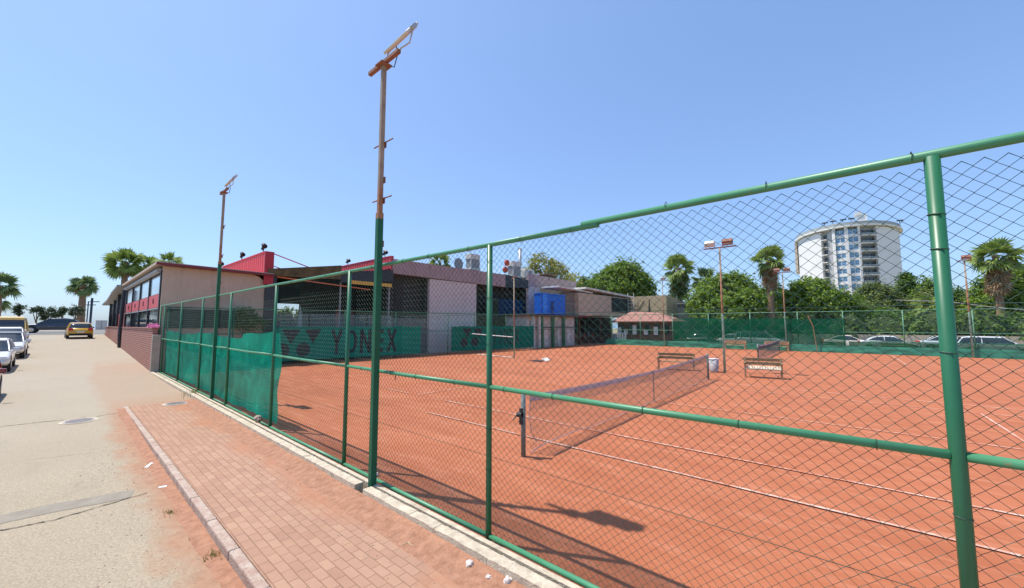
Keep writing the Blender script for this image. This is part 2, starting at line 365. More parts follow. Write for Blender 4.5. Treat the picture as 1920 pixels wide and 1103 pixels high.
for i in range(9):
    x0=-7.5+i*2.2; cr.box(x0,x0+1.25,65.2,65.75,prof(65.5)+.022,prof(65.5)+.032)
struct('road_marking',cr,M['white'])
# pavement slab with kerb
sl=MB(); sl.box(1.443,2.968,-12,16.62,-.3,.0); struct('pavement',sl,M['paver'])
kb=MB(); y=-11.5; k=0
while y<16.5:
    L=.98; w=random.uniform(-.008,.008); kb.box(1.335+w*.6,1.44+w*.3,y,min(y+L,16.66),-.35,.010+random.uniform(-.004,.003)); y+=L+.006
o=kb.build('kerb',M['kerb'],bevel=.018); tag(o,kind='structure')
# clay forecourt between pavement mouth and brick wall is part of the road sheet; clay court
struct('clay_court',grid([3.27+i*1.03 for i in range(41)],[-26+i*1.0 for i in range(54)],lambda x,y:.012*noise.noise(Vector((x*.4,y*.4,0)))-.004),M['clay'],smooth=True)
struct('car_park',MB().box(45.6,60,-60,60,-.3,-.06),M['asphalt'])
struct('verge',MB().box(44.62,45.55,-26,30,-.3,-.01),M['ground'])
M['drift']=mat('clay_drift',(.27,.125,.07),.95,col2=(.43,.22,.135),scale=9,bump=1,bscale=30)
def drift(x0,x1,y0,y1,h,name,base,rev):
    xs2=[x0+(x1-x0)*i/8 for i in range(9)]; ys2=[y0+.08*i for i in range(int((y1-y0)/.08))]
    def f(x,y):
        u=(x-x0)/(x1-x0); a=.5+.8*noise.noise(Vector((y*.9,x*2,3)))+.4*noise.noise(Vector((y*4,x*6,9)))
        return base(x,y)-.006+h*max(0,u**1.6*(.75+a*.6)-.14)
    return struct(name,grid(xs2,ys2,f),M['drift'],smooth=True)
drift(2.35,2.985,-9,16.5,.05,'clay_drift',lambda x,y:0 if y<16.6 else roadz(x,y),0)
drift(1.0,1.345,-9,16.5,.03,'clay_drift',lambda x,y:roadz(x,y),0)
# trench patch, cracks on the road
M['patch']=mat('patched_asphalt',(.24,.205,.16),.9,col2=(.31,.27,.215),scale=5,bump=.5,bscale=120)
M['crack']=mat('crack_dark',(.10,.08,.06),1)  # plain dark tone for the thin road crack strips
def strip(path,w,name,m,z=.004,jit=0):
    mb=MB(); n=len(path)
    L=[];Rr=[]
    for i,(x,y) in enumerate(path):
        a=Vector(path[max(i-1,0)]);b=Vector(path[min(i+1,n-1)]); d=(b-a).normalized(); nn=Vector((-d.y,d.x)); ww=w*(1+random.uniform(-jit,jit))
        L.append((x+nn.x*ww/2,y+nn.y*ww/2)); Rr.append((x-nn.x*ww/2,y-nn.y*ww/2))
    for i in range(n-1):
        mb.quad(*[(p[0],p[1],roadz(*p)+z) for p in (L[i],L[i+1],Rr[i+1],Rr[i])])
    return struct(name,mb,m)
def rpath(pxs,n=14,j=.03):
    P=[onZ(*p,-.12) for p in pxs]; out=[]
    for a,b in zip(P[:-1],P[1:]):
        for i in range(n): t=i/n; out.append((a[0]+(b[0]-a[0])*t+random.uniform(-j,j),a[1]+(b[1]-a[1])*t+random.uniform(-j,j)))
    return out+[P[-1]]
strip(rpath([(-60,988),(90,955),(248,926)],8,.006),.38,'trench_patch',M['patch'],.004,.05)
strip(rpath([(-40,1003),(100,976),(275,925)],22,.014),.018,'road_crack',M['crack'],.008,.6)
strip(rpath([(-30,812),(80,799),(120,795)],22,.02),.03,'road_crack',M['crack'],.004,.6)
strip(rpath([(182,788),(240,778)],16,.02),.025,'road_crack',M['crack'],.004,.6)
# manhole covers
def manhole(px,py,r,z,lab,elong=1):
    x,y=onZ(px,py,z); z=z+.004
    t=thing('manhole_cover',lab,'manhole cover',(x,y,z))
    a=MB(); n=32
    a.prism([(r*math.cos(2*math.pi*i/n),r*math.sin(2*math.pi*i/n)*elong,0) for i in range(n)],(0,0,.006)); a.build('frame',M['concrete'],t,local=True)
    b=MB(); rr=r*.8
    b.prism([(rr*math.cos(2*math.pi*i/n),rr*math.sin(2*math.pi*i/n)*elong,.006) for i in range(n)],(0,0,.006))
    for i in range(-4,5):
        w=math.sqrt(max(0,rr*rr-(i*rr/5)**2))*.85; b.box(-w,w,i*rr/5-.008,i*rr/5+.008,.012,.017)
    b.build('lid',M['iron'],t,local=True)
manhole(148,790,.36,roadz(0,15),'round grey iron cover set in the road near the pavement end')
manhole(330,757,.34,.004+roadz(2.5,17),'dusty pale cover on clay beyond the pavement end, by the fence')
# ------------------------------------------------------------ tennis court lines
def cline(x0,y0,x1,y1,w=.055):
    mb=MB(); n=max(1,int(max(abs(x1-x0),abs(y1-y0))/1.0))
    dx=w/2 if x0==x1 else 0; dy=0 if x0==x1 else w/2
    for i in range(n):
        a=i/n; b=(i+1)/n
        p=[(x0+(x1-x0)*a,y0+(y1-y0)*a),(x0+(x1-x0)*b,y0+(y1-y0)*b)]
        q=[(p[0][0]-dx,p[0][1]-dy),(p[0][0]+dx,p[0][1]+dy),(p[1][0]+dx,p[1][1]+dy),(p[1][0]-dx,p[1][1]-dy)]
        mb.quad(*[(u,v,.0165) for u,v in q])
    return mb
ln=MB()
def addl(*a,**k):
    m2=cline(*a,**k); b=len(ln.v); ln.v+=m2.v; ln.f+=[tuple(b+i for i in f) for f in m2.f]
addl(6.86,-8,6.86,9.0); addl(8.27,-8,8.27,10.0,w=.05); addl(8.3,-2.82,16.9,-2.82); addl(16.9,-8,16.9,11.4,w=.04); addl(18.3,-8,18.3,12,w=.045)
addl(12.6,-2.8,12.6,4.4,w=.04); addl(6.86,-8,18.3,-8); addl(10.5,17.1,13.5,17.1,w=.05); addl(8.3,11.5,10.4,11.5,w=.05); addl(8.27,12,8.27,13.4,w=.04); 
addl(32.3,-8,32.3,16,w=.05); addl(33.7,-8,33.7,14,w=.05); addl(33.7,-2.9,43,-2.9); addl(24,-7,26,-7,w=.04)
struct('court_lines',ln,M['line'])
# clay damp by the net is left to the material
# ------------------------------------------------------------ near fence
FX=3.33
fence=thing('chain_link_fence','tall green chain link fence running along the pavement beside the near clay court','fence',(FX,5,0))
postY=[-7.8,-4.15,-.46,3.21,6.72,10.4,14.22,17.9,21.8,26.1,27.25]
for i,y in enumerate(postY):
    lean=.012*random.uniform(-1,1)
    top=3.46 if y>1.9 else 3.5
    r=.034 if i!=2 else .036
    MB().tube([(FX,y,-.02),(FX+lean,y+lean,top)],r,16).build('post',M['green'],fence,smooth=True)
MB().tube([(FX,1.75+0*i,3.468) if i==0 else (FX,1.75+i*1.6,3.46+.006*math.sin(i*1.3)) for i in range(17)],.029,12).build('top_rail',M['greenlit'],fence,smooth=True)
MB().tube([(FX,-8,3.535),(FX,-4,3.53),(FX+.004,-1.5,3.52),(FX,1.93,3.495)],.031,12).build('top_rail',M['greenlit'],fence,smooth=True)
for a,b in zip(postY[:-1],postY[1:]):
    MB().tube([(FX,a+.03,1.76),(FX,(a+b)/2,1.752),(FX,b-.03,1.76)],.028,12).build('mid_rail',M['greenlit'],fence,smooth=True)
    MB().tube([(FX,a+.03,.075),(FX,(a+b)/2,.07),(FX,b-.03,.075)],.029,12).build('bottom_rail',M['greenlit'],fence,smooth=True)
# woven wire: zig-zag wires hooked into each other
cell=.078; wid=.043; z0,z1=.06,3.475; nz=int((z1-z0)/(cell/2)); wr=MB(); r=.0026
k=0; y=-7.9
while y<27.2:
    pts=[]
    off=.0016*(1 if k%2 else -1); drift=.0
    for i in range(nz+1):
        s=1 if ((i+k)%2) else -1
        zz=z0+i*cell/2+.004*math.sin(y*.9+i*.07)
        wob=.012*math.sin(zz*1.7+y*1.3)+.006*noise.noise(Vector((y*2,zz*2,0)))+.004*math.sin(zz*5+y*2.7); pts.append((FX+.036+off*s+.012*math.sin(y*1.7)*math.sin(zz*1.9), y+s*(wid/2+.0010)+wob, zz))
    wr.tube(pts,.0026 if y<6 else (.0021 if y<10.4 else .0014),3,cap=False); y+=wid; k+=1
wr.build('chain_link',M['wire'],fence)
tw=MB()
for z in (.95,2.62): tw.tube([(FX+.04,-7.9,z),(FX+.04,10,z-.01),(FX+.04,27.2,z)],.0025,5)
tw.build('tension_wire',M['wire'],fence)
def ring(c,rr,ax,wire=.0028):
    pts=[]
    for i in range(15):
        a=2*math.pi*i/14
        pts.append((c[0]+rr*math.cos(a),c[1]+(0 if ax=='Y' else rr*math.sin(a)),c[2]+(rr*math.sin(a) if ax=='Y' else .12*rr*math.sin(a))))
    MB().tube(pts,wire,5).build('tie_wire',M['tie'],fence)
y=-7.5
while y<10:
    zt=3.462 if y>1.9 else 3.516+(1.93-y)*.002
    ring((FX,y,zt),.034,'Y'); ring((FX,y+.25,1.755),.032,'Y'); ring((FX,y+.4,.048),.034,'Y'); y+=random.uniform(.62,.95)
for yy in postY[1:5]:
    for z in (.9,1.35,2.3,2.9,3.2): ring((FX,yy,z+random.uniform(-.1,.1)),.038,'Z')
# concrete plinth under the fence (the ground kerb the fence rises from)
pl=MB(); y=-11
while y<26.5:
    L=random.choice([.5,.98,1.4]); e=min(y+L,26.6)
    if not (5.35<y<5.65):
        if y<5.4<e: e=5.42
        n=max(2,int((e-y)/.05)); x0=2.972;x1=3.13
        zt=[.10+.010*noise.noise(Vector((y*1.3+q*.05*3,0,1)))+.008*noise.noise(Vector((y*1.3+q*.05*14,2,1))) for q in range(n+1)]
        for i in range(n):
            ya=y+(e-y)*i/n; yb=y+(e-y)*(i+1)/n; b=len(pl.v)
            jo=.006*noise.noise(Vector((ya*6,5,0)))
            pl.v+=[(x0,ya,-.2),(x1,ya,-.2),(x1,yb,-.2),(x0,yb,-.2),(x0+.012+jo,ya,zt[i]),(x1-.012,ya,zt[i]),(x1-.012,yb,zt[i+1]),(x0+.012,yb,zt[i+1])]
            pl.f+=[tuple(b+q for q in f) for f in ((4,5,6,7),(0,4,7,3),(1,2,6,5))]
            if i==0: pl.f.append((b,b+1,b+5,b+4))
            if i==n-1: pl.f.append((b+3,b+7,b+6,b+2))
        y=e+.003
    else: y=5.66
    if 5.35<y<5.7:
        y=5.66; tag(pl.build('concrete_plinth',M['concrete']),'low pale concrete kerb with crumbling edge between the nearer floodlight pole and the camera','concrete plinth'); pl=MB()
tag(pl.build('concrete_plinth',M['concrete']),'long low concrete kerb under the fence from the nearer floodlight pole to the brick wall','concrete plinth')
st=MB().box(3.195,3.262,-11,26.6,-.2,.075); struct('court_edging',st,M['concrete'])
# green shade net behind the far half of the fence
def cloth(name,m,p0,p1,z0f,z1f,nu=80,nv=14,amp=.03,parent=None,side=(1,0),fold=1.0,ph=0):
    mb=MB(); sx,sy=side
    for j in range(nv+1):
        for i in range(nu+1):
            u=i/nu; v=j/nv; x=p0[0]+(p1[0]-p0[0])*u; y=p0[1]+(p1[1]-p0[1])*u; s=u*math.hypot(p1[0]-p0[0],p1[1]-p0[1])
            z=z0f(s)+(z1f(s)-z0f(s))*v
            d=amp*(noise.noise(Vector((s*fold*1.3,v*2.2,ph)))+.5*noise.noise(Vector((s*fold*4,v*3+s,ph+3))))
            mb.v.append((x+sx*d,y+sy*d,z))
    for j in range(nv):
        for i in range(nu): a=j*(nu+1)+i; mb.f.append((a,a+1,a+nu+2,a+nu+1))
    return mb.build(name,m,parent,smooth=True)
sag=lambda s: 2.13+.05*math.sin(s*.9+1)+.02*math.sin(s*3.1)+(.10 if s<3 else 0)
o=cloth('shade_net',M['cloth'],(FX+.12,10.35),(FX+.12,26.0),lambda s:.10+.05*abs(math.sin(s*.8)),sag,160,16,.09)
tag(o,'bright green shade net hung low inside the far half of the near fence','shade net')
# ------------------------------------------------------------ lighting poles
def floodpole(px_base,X,Y,H,zg,zr,lab,flip=1,second=False):
    t=thing('floodlight_pole',lab,'light pole',(X,Y,-.1),group='floodlight poles at the near fence')
    pm=pole_mat('painted_pole_%d'%int(Y),zg,zr)
    p=MB(); lo=.058; up=.044
    p.tube([(0,0,-.1),(0,0,zg+.1)],lo*1.15,4,rot=R(45)+.03); p.tube([(0,0,zg+.1),(.004,0,H+.1)],up*1.15,4,rot=R(45)+.03)
    o=p.build('pole',pm,t,local=True,bevel=.008)
    b=MB(); b.box(-.032,.032,-.45,.45,H+.101,H+.165); b.box(-.1,.1,-.1,.1,H+.075,H+.1); b.build('crossbar',M['rust'],t,local=True,bevel=.006)
    for z in ((5.54,4.95,4.61,3.9) if not second else (4.9,4.0,5.9)):
        rg=MB(); sgn=1 if (z*10)%2<1 else -1
        rg.tube([(.03,-.28,z-.0),(.03,.28,z+.01)],.011,6) if z in (5.54,4.61,4.9,5.9) else rg.tube([(.03,.0,z),(.03,-.24 if z in (4.61,) else .1,z+.01)],.011,6)
        rg.box(.045,.06,-.05,.05,z-.07,z+.03); rg.build('rung',M['rust'],t,local=True)
    f=thing('floodlight','silver floodlight tilted up on the crossbar of the '+('nearer' if not second else 'farther')+' tall rusty pole','floodlight',(X,Y,H))
    h=MB(); c=Vector((.10,-.32,.36)); ax=Vector((0,-.33,.02)); wd=Vector((.10,.0,.14)); th=Vector((.018,0,-.013))
    h.obox(c,ax,wd,th); h.obox(c+th*1.3,ax*.9,wd*.85,th*.5)
    h.build('housing',M['lampglass'],f,local=True,bevel=.01)
    h=MB(); h.tube([(.02,-.42,.08),(.10,-.58,.16),(.10,-.66,.34)],.012,6); h.tube([(.02,-.1,.08),(.06,.0,.2),(.10,-.02,.3)],.01,6)
    h.obox(c+ax*1.08,ax*.08,wd*.35,th*1.2); h.build('bracket',M['galv'],f,local=True)
    h=MB(); h.tube([(.05,-.05,.0),(.12,-.12,-.03),(.12,-.2,.12),(.1,-.2,.3)],.009,6,) ; h.build('cable',M['dark'],f,local=True)
    return t
floodpole(0,3.2,5.54,6.78,4.28,4.75,'nearer tall square floodlight pole, green below and rusty above, before the chain link fence')
floodpole(0,3.3,15.75,6.98,4.6,5.2,'farther tall floodlight pole rising beside the green shade net',second=True)
# ------------------------------------------------------------ tennis nets
def tennis_net(x0,x1,Y,zp,zc,lab,lab2=None,fine=True,hanging=True):
    t=thing('tennis_net',lab,'tennis net',((x0+x1)/2,Y,0),group='tennis nets')
    L=x1-x0
    top=lambda s: zc+(zp-zc)*abs(2*s-1)**1.6
    for x in (x0,x1):
        p=MB(); p.tube([(x,Y,-.02),(x,Y,zp+.06)],.045,12); p.build('post',M['netpost'],t,smooth=True)
    w=MB(); w.tube([(x0-.08,Y-.03,zp-.32),(x0-.08,Y+.07,zp-.32)],.05,12); w.box(x0-.09,x0-.04,Y-.03,Y+.03,zp-.5,zp-.2); w.tube([(x0-.1,Y+.07,zp-.32),(x0-.2,Y+.08,zp-.4)],.012,6); w.build('winder',M['dark'],t)
    n=MB(); step=.05 if fine else .12; xa=x0+.22; xb=x1-.05; r=.0021 if fine else .006
    k=int((xb-xa)/step)
    zb=lambda s: .03+ (.07 if s<.18 else 0)*abs(math.sin(s*18)) 
    for i in range(k+1):
        s=i/k; x=xa+(xb-xa)*s; n.tube([(x,Y,zb(s)),(x+.01*math.sin(i),Y+.01,.5),(x,Y,top(s))],r,3,cap=False)
    for j in range(int(zp/step)):
        z=.03+j*step; pts=[]
        for i in range(41):
            s=i/40; zz=zb(s)+(top(s)-zb(s))*j*step/ (zp-.03)
            pts.append((xa+(xb-xa)*s,Y+.004*math.sin(i*2),zz))
        n.tube(pts,r,3,cap=False)
    n.build('mesh',M['netcord'],t)
    d=MB()   # doubled upper part of the netting
    for i in range(int(k*1.5)):
        s=i/(k*1.5); x=xa+(xb-xa)*s; d.tube([(x,Y+.02,top(s)-.30),(x,Y+.02,top(s)-.03)],r*1.1,3,cap=False)
    for j in range(7):
        d.tube([(xa+(xb-xa)*i/40,Y+.02,top(i/40)-.04-j*.043) for i in range(41)],r*1.1,3,cap=False)
    d.build('upper_mesh',M['netcord'],t)
    b=MB()
    for i in range(40):
        s0=i/40;s1=(i+1)/40; q=.11 if (s0<.35) else .07
        for yy in (Y-.006,Y+.012):
            b.quad((xa+(xb-xa)*s0,yy,top(s0)-q),(xa+(xb-xa)*s1,yy,top(s1)-q),(xa+(xb-xa)*s1,yy,top(s1)+.01),(xa+(xb-xa)*s0,yy,top(s0)+.01))
    b.tube([(x0,Y,zp),(xa,Y,top(0))],.006,5); b.tube([(xb,Y,top(1)),(x1,Y,zp)],.006,5)
    b.build('top_tape',M['nettape'],t)
    c=MB(); xm=(x0+x1)/2; xm=xm if fine else xm; c.obox((xm,Y-.012,(zc)/2+.02),(.03,0,0),(0,.004,0),(0,0,zc/2)); c.build('centre_strap',M['netpost'],t)
    e=MB(); e.tube([(xa+(xb-xa)*i/40,Y-.01,zb(i/40)+.0) for i in range(41) if not (2<i<5)],.009,5); 
    e.tube([(xa,Y,top(0)),(xa-.02,Y+.02,.7),(xa+.03,Y-.02,.35),(xa+.16,Y-.03,.18)],.008,5); e.build('edge_cord',M['nettape'],t)
tennis_net(5.84,19.2,4.72,1.10,.98,'long grey tennis net across the near court, loose at its near lower corner')
tennis_net(31.4,43.3,4.5,1.06,.95,'distant short-looking tennis net on the second court behind the slatted bench',fine=False)
# ------------------------------------------------------------ court furniture
def bench(x,y,L,rz,lab,wood,slat,arms=True,back=True,group='park benches round the courts'):
    t=thing('park_bench',lab,'bench',(x,y,0),rz,group)       # local: length along x, faces -y
    h=L/2
    s=MB()
    if arms=='ribs':
        k=int(L/.11)
        for i in range(k): a=-h+.05+i*(L-.1)/k; s.obox((a+.035,0,.45),(.038,0,0),(0,.26,.05),(0,-.006,.03))
        s.box(-h+.03,h-.03,-.22,-.18,.38,.428); s.box(-h+.03,h-.03,.16,.2,.38,.428)
    else:
        for k in range(4): s.box(-h,h,-.24+k*.12,-.24+k*.12+.1,.43,.46)
    s.build('seat',slat,t,local=True)
    b=MB(); 
    for k in range(2): b.obox((0,.27+k*.035,.64+k*.18),(h,0,0),(0,.015,.003),(0,-.01,.07))
    b.build('backrest',wood,t,local=True)
    for sx in (-1,1):
        for sy,zt in ((-.2,.66),(.2,.86)):
            g=MB(); g.tube([(sx*(h-.06),sy*1.05,0),(sx*(h-.06),sy,.45),(sx*(h-.06),sy+(.09 if zt>.8 else 0),zt)],.045,4,rot=R(45)); g.build('leg',wood,t,local=True)
        a=MB(); a.box(sx*(h-.06)-.05,sx*(h-.06)+.05,-.28,.26,.65,.70); a.build('armrest',wood,t,local=True)
    return t
bench(21.45,2.9,1.55,R(-81)+R(0),'low bench with pale cross slats on the clay between the two courts',M['benchwood'],M['benchslat'],arms='ribs')
bench(22.1,7.05,1.9,R(-75),'olive brown bench behind the near tennis net',M['benchwood'],M['benchwood'])
bench(43.2,8.1,1.9,R(-90),'tan bench at the back fence, just right of the rusty twin floodlight pole',M['benchtan'],M['benchtan'])
bench(43.2,4.7,1.9,R(-90),'tan bench at the back fence behind the far tennis net',M['benchtan'],M['benchtan'])
for (px,lab) in ((1290,'pale bench outside the back fence beside the kiosk'),(1560,'weathered bench outside the back fence under the edge of the green screen'),(1682,'brown bench outside the back fence in front of the white saloon car')):
    yy,_=onX(px,648,45.1); bench(45.1,yy,1.9,R(-90),lab,M['benchwood'],M['benchwood'] if px!=1290 else M['benchslat'])
t=thing('waste_bin','white plastic bin at the foot of the twin floodlight pole','bin',(22.35,5.2,0))
b=MB(); b.tube([(22.35,5.2,0),(22.35,5.2,.05),(22.35,5.2,.66)],.2,20,rs=[.19,.2,.235]); b.build('bin_body',mat('grey_plastic',(.42,.41,.42),.6,var=.1),t,smooth=True)
b=MB(); b.tube([(22.35,5.2,.66),(22.35,5.2,.7)],.25,20); b.build('bin_rim',M['white'],t)
def twinpole(x,y,H,lab,heads=2,zg=2.9,arm=.62,dark=False,tilt=1,drop=0,headm=None):
    t=thing('twin_light_pole' if heads==2 else 'court_light_pole',lab,'light pole',(x,y,-.05),group='court light poles')
    gmat=pole_mat('court_pole_%d_%d'%(int(x),int(y*10)),zg,zg+2.2,True)
    MB().tube([(0,0,0),(0,0,H+.05)],.055,8,rs=[.06,.045]).build('pole',gmat,t,smooth=True,local=True)
    MB().box(-.03,.03,-arm,arm,H+.05,H+.11).build('crossbar',M['rust'],t,local=True)
    for k in range(heads):
        yy=(-.30 if k else .36)*arm/.62 if heads==2 else -.1
        hd=MB(); c=Vector((-.05,yy,H+.33)); hd.obox(c,(0,.24,0),(.12,0,.09),(-.07,0,.10)); 
        o=hd.build('lamp_head',(headm or [M['offwhite'],M['rust']])[k%2],t,local=True,bevel=.01)
        g=MB(); g.obox(c+Vector((-.06,0,-.05)),(0,.2,0),(.09,0,.07),(-.008,0,.011)); g.build('lamp_glass',M['lampglass'],o,local=True)
        [MB().tube([(0,yy+q*.2,H+.1),(0,yy+q*.24,H+.33)],.012,5).build('bracket',M['rust'],t,local=True) for q in (-1,1)]
    return t
twinpole(22.6,4.75,6.55,'tall rusty twin floodlight pole with pale green foot between the courts',zg=3.1,arm=.8)
yy,zz=onX(1467,512,44.2); twinpole(44.2,yy,zz,'slim light pole at the back fence below the shaggy palm left of the hotel',2,3.7,.75,headm=[M['rust'],M['rust']])
yy,zz=onX(1242,527,44.2); twinpole(44.2,yy,zz,'dark light pole at the back fence in front of the kiosk and beige tarpaulin',1,3.2,.6,headm=[M['grey'],M['grey']])
yy,zz=onX(1808,490,44.2); twinpole(44.2,yy,zz,'rusty light pole at the back fence right of the nearest green post',1,3.5,.4,headm=[M['rust'],M['rust']])
# pole and white pipe frame by the pit
x,y=onZ(964,672); _,zz=onX(964,521,x)
t=thing('court_light_pole','thin rusty light pole standing before the second green banner','light pole',(x,y,0),group='court light poles')
MB().tube([(x,y,0),(x,y,zz)],.05,8).build('pole',pole_mat('court_pole_mid',2.3,3.4,True),t,smooth=True)
b=MB(); dv=Vector((.64,.77,0)); b.obox((x,y,zz+.04),dv*.9,(.03,-.03,0),(0,0,.03)); b.build('crossbar',M['rust'],t)
t=thing('pipe_frame','low white pipe frame lying between the thin pole and the banner','pipe frame',(x-.6,y+1.6,0))
b=MB(); a0=Vector((x-.05,y+.07,0)); xx,yyy=onZ(897,666); xx2,zz2=onY(885,626,yyy); 
b.tube([a0+Vector((0,0,1.55)),(xx2,yyy,zz2)],.03,8); b.build('rail',M['white'],t)
b=MB(); b.tube([a0+Vector((0,0,.05)),(xx,yyy,.05)],.03,8); b.build('base_rail',M['offwhite'],t)
x,y=onZ(1010,677); t=thing('drain_cover','tilted pale lid over a small dark pit on the near court','drain cover',(x,y,0))
MB().box(x-.5,x+.3,y-.45,y+.5,.018,.03).build('pit_frame',M['dark'],t); MB().obox((x+.35,y-.35,.1),(.3,0,.02),(0,.16,.08),(0,-.01,.012)).build('lid',M['offwhite'],t)
x,y=onZ(741,712); t=thing('court_key_bracket','small dark bracket standing up from the clay beyond the near fence','metal bracket',(x,y,0))
MB().tube([(x,y,0),(x,y,.28),(x+.1,y-.08,.2)],.02,6).build('hook',M['dark'],t)
# ------------------------------------------------------------ far fences
def wiremesh(p0,p1,z0,z1,step,r):
    mb=MB(); p0=Vector((*p0,0));p1=Vector((*p1,0)); L=(p1-p0).length; d=(p1-p0)/L; H=z1-z0; nrm=Vector((-d.y,d.x,0))
    s=-H
    while s<L:
        for sg in (1,-1):
            a,b=s,s+H
            za,zb=(z0,z1) if sg==1 else (z1,z0)
            A,B=a,b
            if A<0: za=za+(zb-za)*(-A)/(b-a); A=0
            if B>L: t_=(L-a)/(b-a); zb=(z0 if sg==1 else z1)+((z1 if sg==1 else z0)-(z0 if sg==1 else z1))*t_; B=L
            if B-A>.02:
                q=p0+d*A+Vector((0,0,za)); w=p0+d*B+Vector((0,0,zb)); mb.tube([q,w],r,3,cap=False)
        s+=step
    return mb
# side fence along the club building
A=(3.5,27.05); B=(38.2,22.85)
def bl(X): t=(X-A[0])/(B[0]-A[0]); return A[1]+(B[1]-A[1])*t
sf=thing('side_fence','thin green wire fence between the near court and the club building','fence',(20,25,0))
for X in [3.6,6.4,8.9,12.6,16.3,20.9,23.6,27.3,31,34.6,38.1]:
    MB().tube([(X,bl(X),0),(X,bl(X),3.4)],.035,8).build('post',M['green'],sf,smooth=True)
for nm,z in (('top_rail',3.4),('mid_rail',1.95)): MB().tube([(A[0],A[1],z),(B[0],B[1],z)],.028,8).build(nm,M['green'],sf,smooth=True)
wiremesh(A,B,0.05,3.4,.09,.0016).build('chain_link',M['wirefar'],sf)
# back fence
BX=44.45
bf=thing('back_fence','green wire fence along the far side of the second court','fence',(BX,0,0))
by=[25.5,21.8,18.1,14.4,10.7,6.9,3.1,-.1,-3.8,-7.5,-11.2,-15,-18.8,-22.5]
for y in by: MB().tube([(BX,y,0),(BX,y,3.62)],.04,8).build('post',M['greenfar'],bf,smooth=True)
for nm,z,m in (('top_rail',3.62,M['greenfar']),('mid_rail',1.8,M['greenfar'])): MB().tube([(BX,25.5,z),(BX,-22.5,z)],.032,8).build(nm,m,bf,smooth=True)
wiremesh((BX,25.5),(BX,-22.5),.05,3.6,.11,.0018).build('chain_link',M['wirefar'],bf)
o=cloth('windscreen_net',M['clothdark'],(BX-.06,14.3),(BX-.06,-.2),lambda s:.6,lambda s:3.0+.05*math.sin(s*.9)+(.12 if s<6 else 0),100,10,.05); tag(o,'tall dark green see-through windscreen on the back fence with parked cars behind','windscreen net')
o=cloth('low_windscreen_net',M['clothlow'],(BX-.06,-.4),(BX-.06,-22.4),lambda s:.6,lambda s:1.02+.02*math.sin(s),100,6,.03); tag(o,'low thin green net along the back fence right of the tall windscreen','windscreen net')
o=cloth('ground_skirt',M['skirt'],(BX-.12,22.5),(BX-.12,-22.4),lambda s:.0,lambda s:.64+.02*math.sin(s*.7),260,8,.035); tag(o,'solid green vinyl strip along the foot of the back fence','fence skirt')
lf=thing('low_fence','low green railing just outside the back fence, right of the tall windscreen','fence',(BX+.35,-9,0))
for i in range(9):
    yy=-1.7-i*3.0; MB().tube([(BX+.35,yy,0),(BX+.35,yy,1.04)],.04,8).build('post',M['greenlit'],lf,smooth=True)
MB().tube([(BX+.35,-1.7,1.04),(BX+.35,-25.7,1.04)],.03,8).build('top_rail',M['greenlit'],lf)
# bent broom / branch leaning
yy,z=onX(1515,592,BX-.3); y2,z2=onX(1532,648,BX-.3)
t=MB(); t.tube([(BX-.3,yy,z),(BX-.3,yy*.6+y2*.4-.1,z*.6+z2*.4+.12),(BX-.3,y2,.05)],.04,6,rs=[.07,.045,.035]); tag(t.build('dead_branch',M['dead']),'dead palm branch leaning on the inside of the back fence','branch')
# ------------------------------------------------------------ banners
def letters(txt,x,w,gap,z0,z1,plane,th=.31):
    """stroked capitals on a vertical banner; plane(s,z,off)->point"""
    mb=MB(); H=z1-z0
    def seg(a,b,t):
        (x0,y0),(x1,y1)=a,b; d=Vector((x1-x0,y1-y0)); n=Vector((-d.y,d.x)).normalized()*t/2
        q=[(x0+n.x,y0+n.y),(x1+n.x,y1+n.y),(x1-n.x,y1-n.y),(x0-n.x,y0-n.y)]
        mb.prism([plane(*p,0) for p in q],Vector(plane(0,0,.012))-Vector(plane(0,0,0)))
    for ch in txt:
        X=lambda u:x+u*w
        Z=lambda v:z0+v*H
        t=th*w*.9; tz=th*H*.55
        if ch=='Y': seg((X(.1),Z(1)),(X(.5),Z(.45)),t); seg((X(.9),Z(1)),(X(.5),Z(.45)),t); seg((X(.5),Z(.5)),(X(.5),Z(0)),t)
        if ch=='N': seg((X(.1),Z(0)),(X(.1),Z(1)),t); seg((X(.9),Z(0)),(X(.9),Z(1)),t); seg((X(.1),Z(.97)),(X(.9),Z(.03)),t)
        if ch=='E': seg((X(.12),Z(0)),(X(.12),Z(1)),t); [seg((X(.1),Z(v)),(X(.95),Z(v)),tz) for v in (.09,.5,.91)]
        if ch=='X': seg((X(.08),Z(1)),(X(.92),Z(0)),t); seg((X(.92),Z(1)),(X(.08),Z(0)),t)
        if ch=='O':
            n=20
            for i in range(n):
                a=2*math.pi*i/n;b=2*math.pi*(i+1.15)/n; ro=.5;
                P=lambda an:(X(.5+.40*math.cos(an)),Z(.5+.42*math.sin(an)))
                seg(P(a),P(b),t*.95)
        x+=w+gap
    return mb
def bplane(s,z,off):      # s = X along the side fence, towards viewer = off
    return (s-off*.12,bl(s)-.07-off,z)
def banner(nm,m,s0,s1,z0,z1,lab):
    mb=MB(); n=40
    for i in range(n+1):
        s=s0+(s1-s0)*i/n
        for z in (z0,z1):
            mb.v.append(bplane(s,z-.03*math.sin(i*.9)*(z==z1),.0+.012*math.sin(i*.7)*0))
    for i in range(n): a=i*2; mb.f.append((a,a+2,a+3,a+1))
    o=thing(nm,lab,'banner',(0,0,0)); o.location=((s0+s1)/2,bl((s0+s1)/2),0)
    mb.build('cloth',m,o); return o
def onfence(px,py):
    # intersect with vertical plane through A,B
    r=ray(px,py); dx=B[0]-A[0]; dy=B[1]-A[1]
    t=(A[0]*dy-A[1]*dx)/(r[0]*dy-r[1]*dx); return (r[0]*t, r[2]*t+CH)
s0=onfence(512,620)[0]; s1=onfence(788,620)[0]
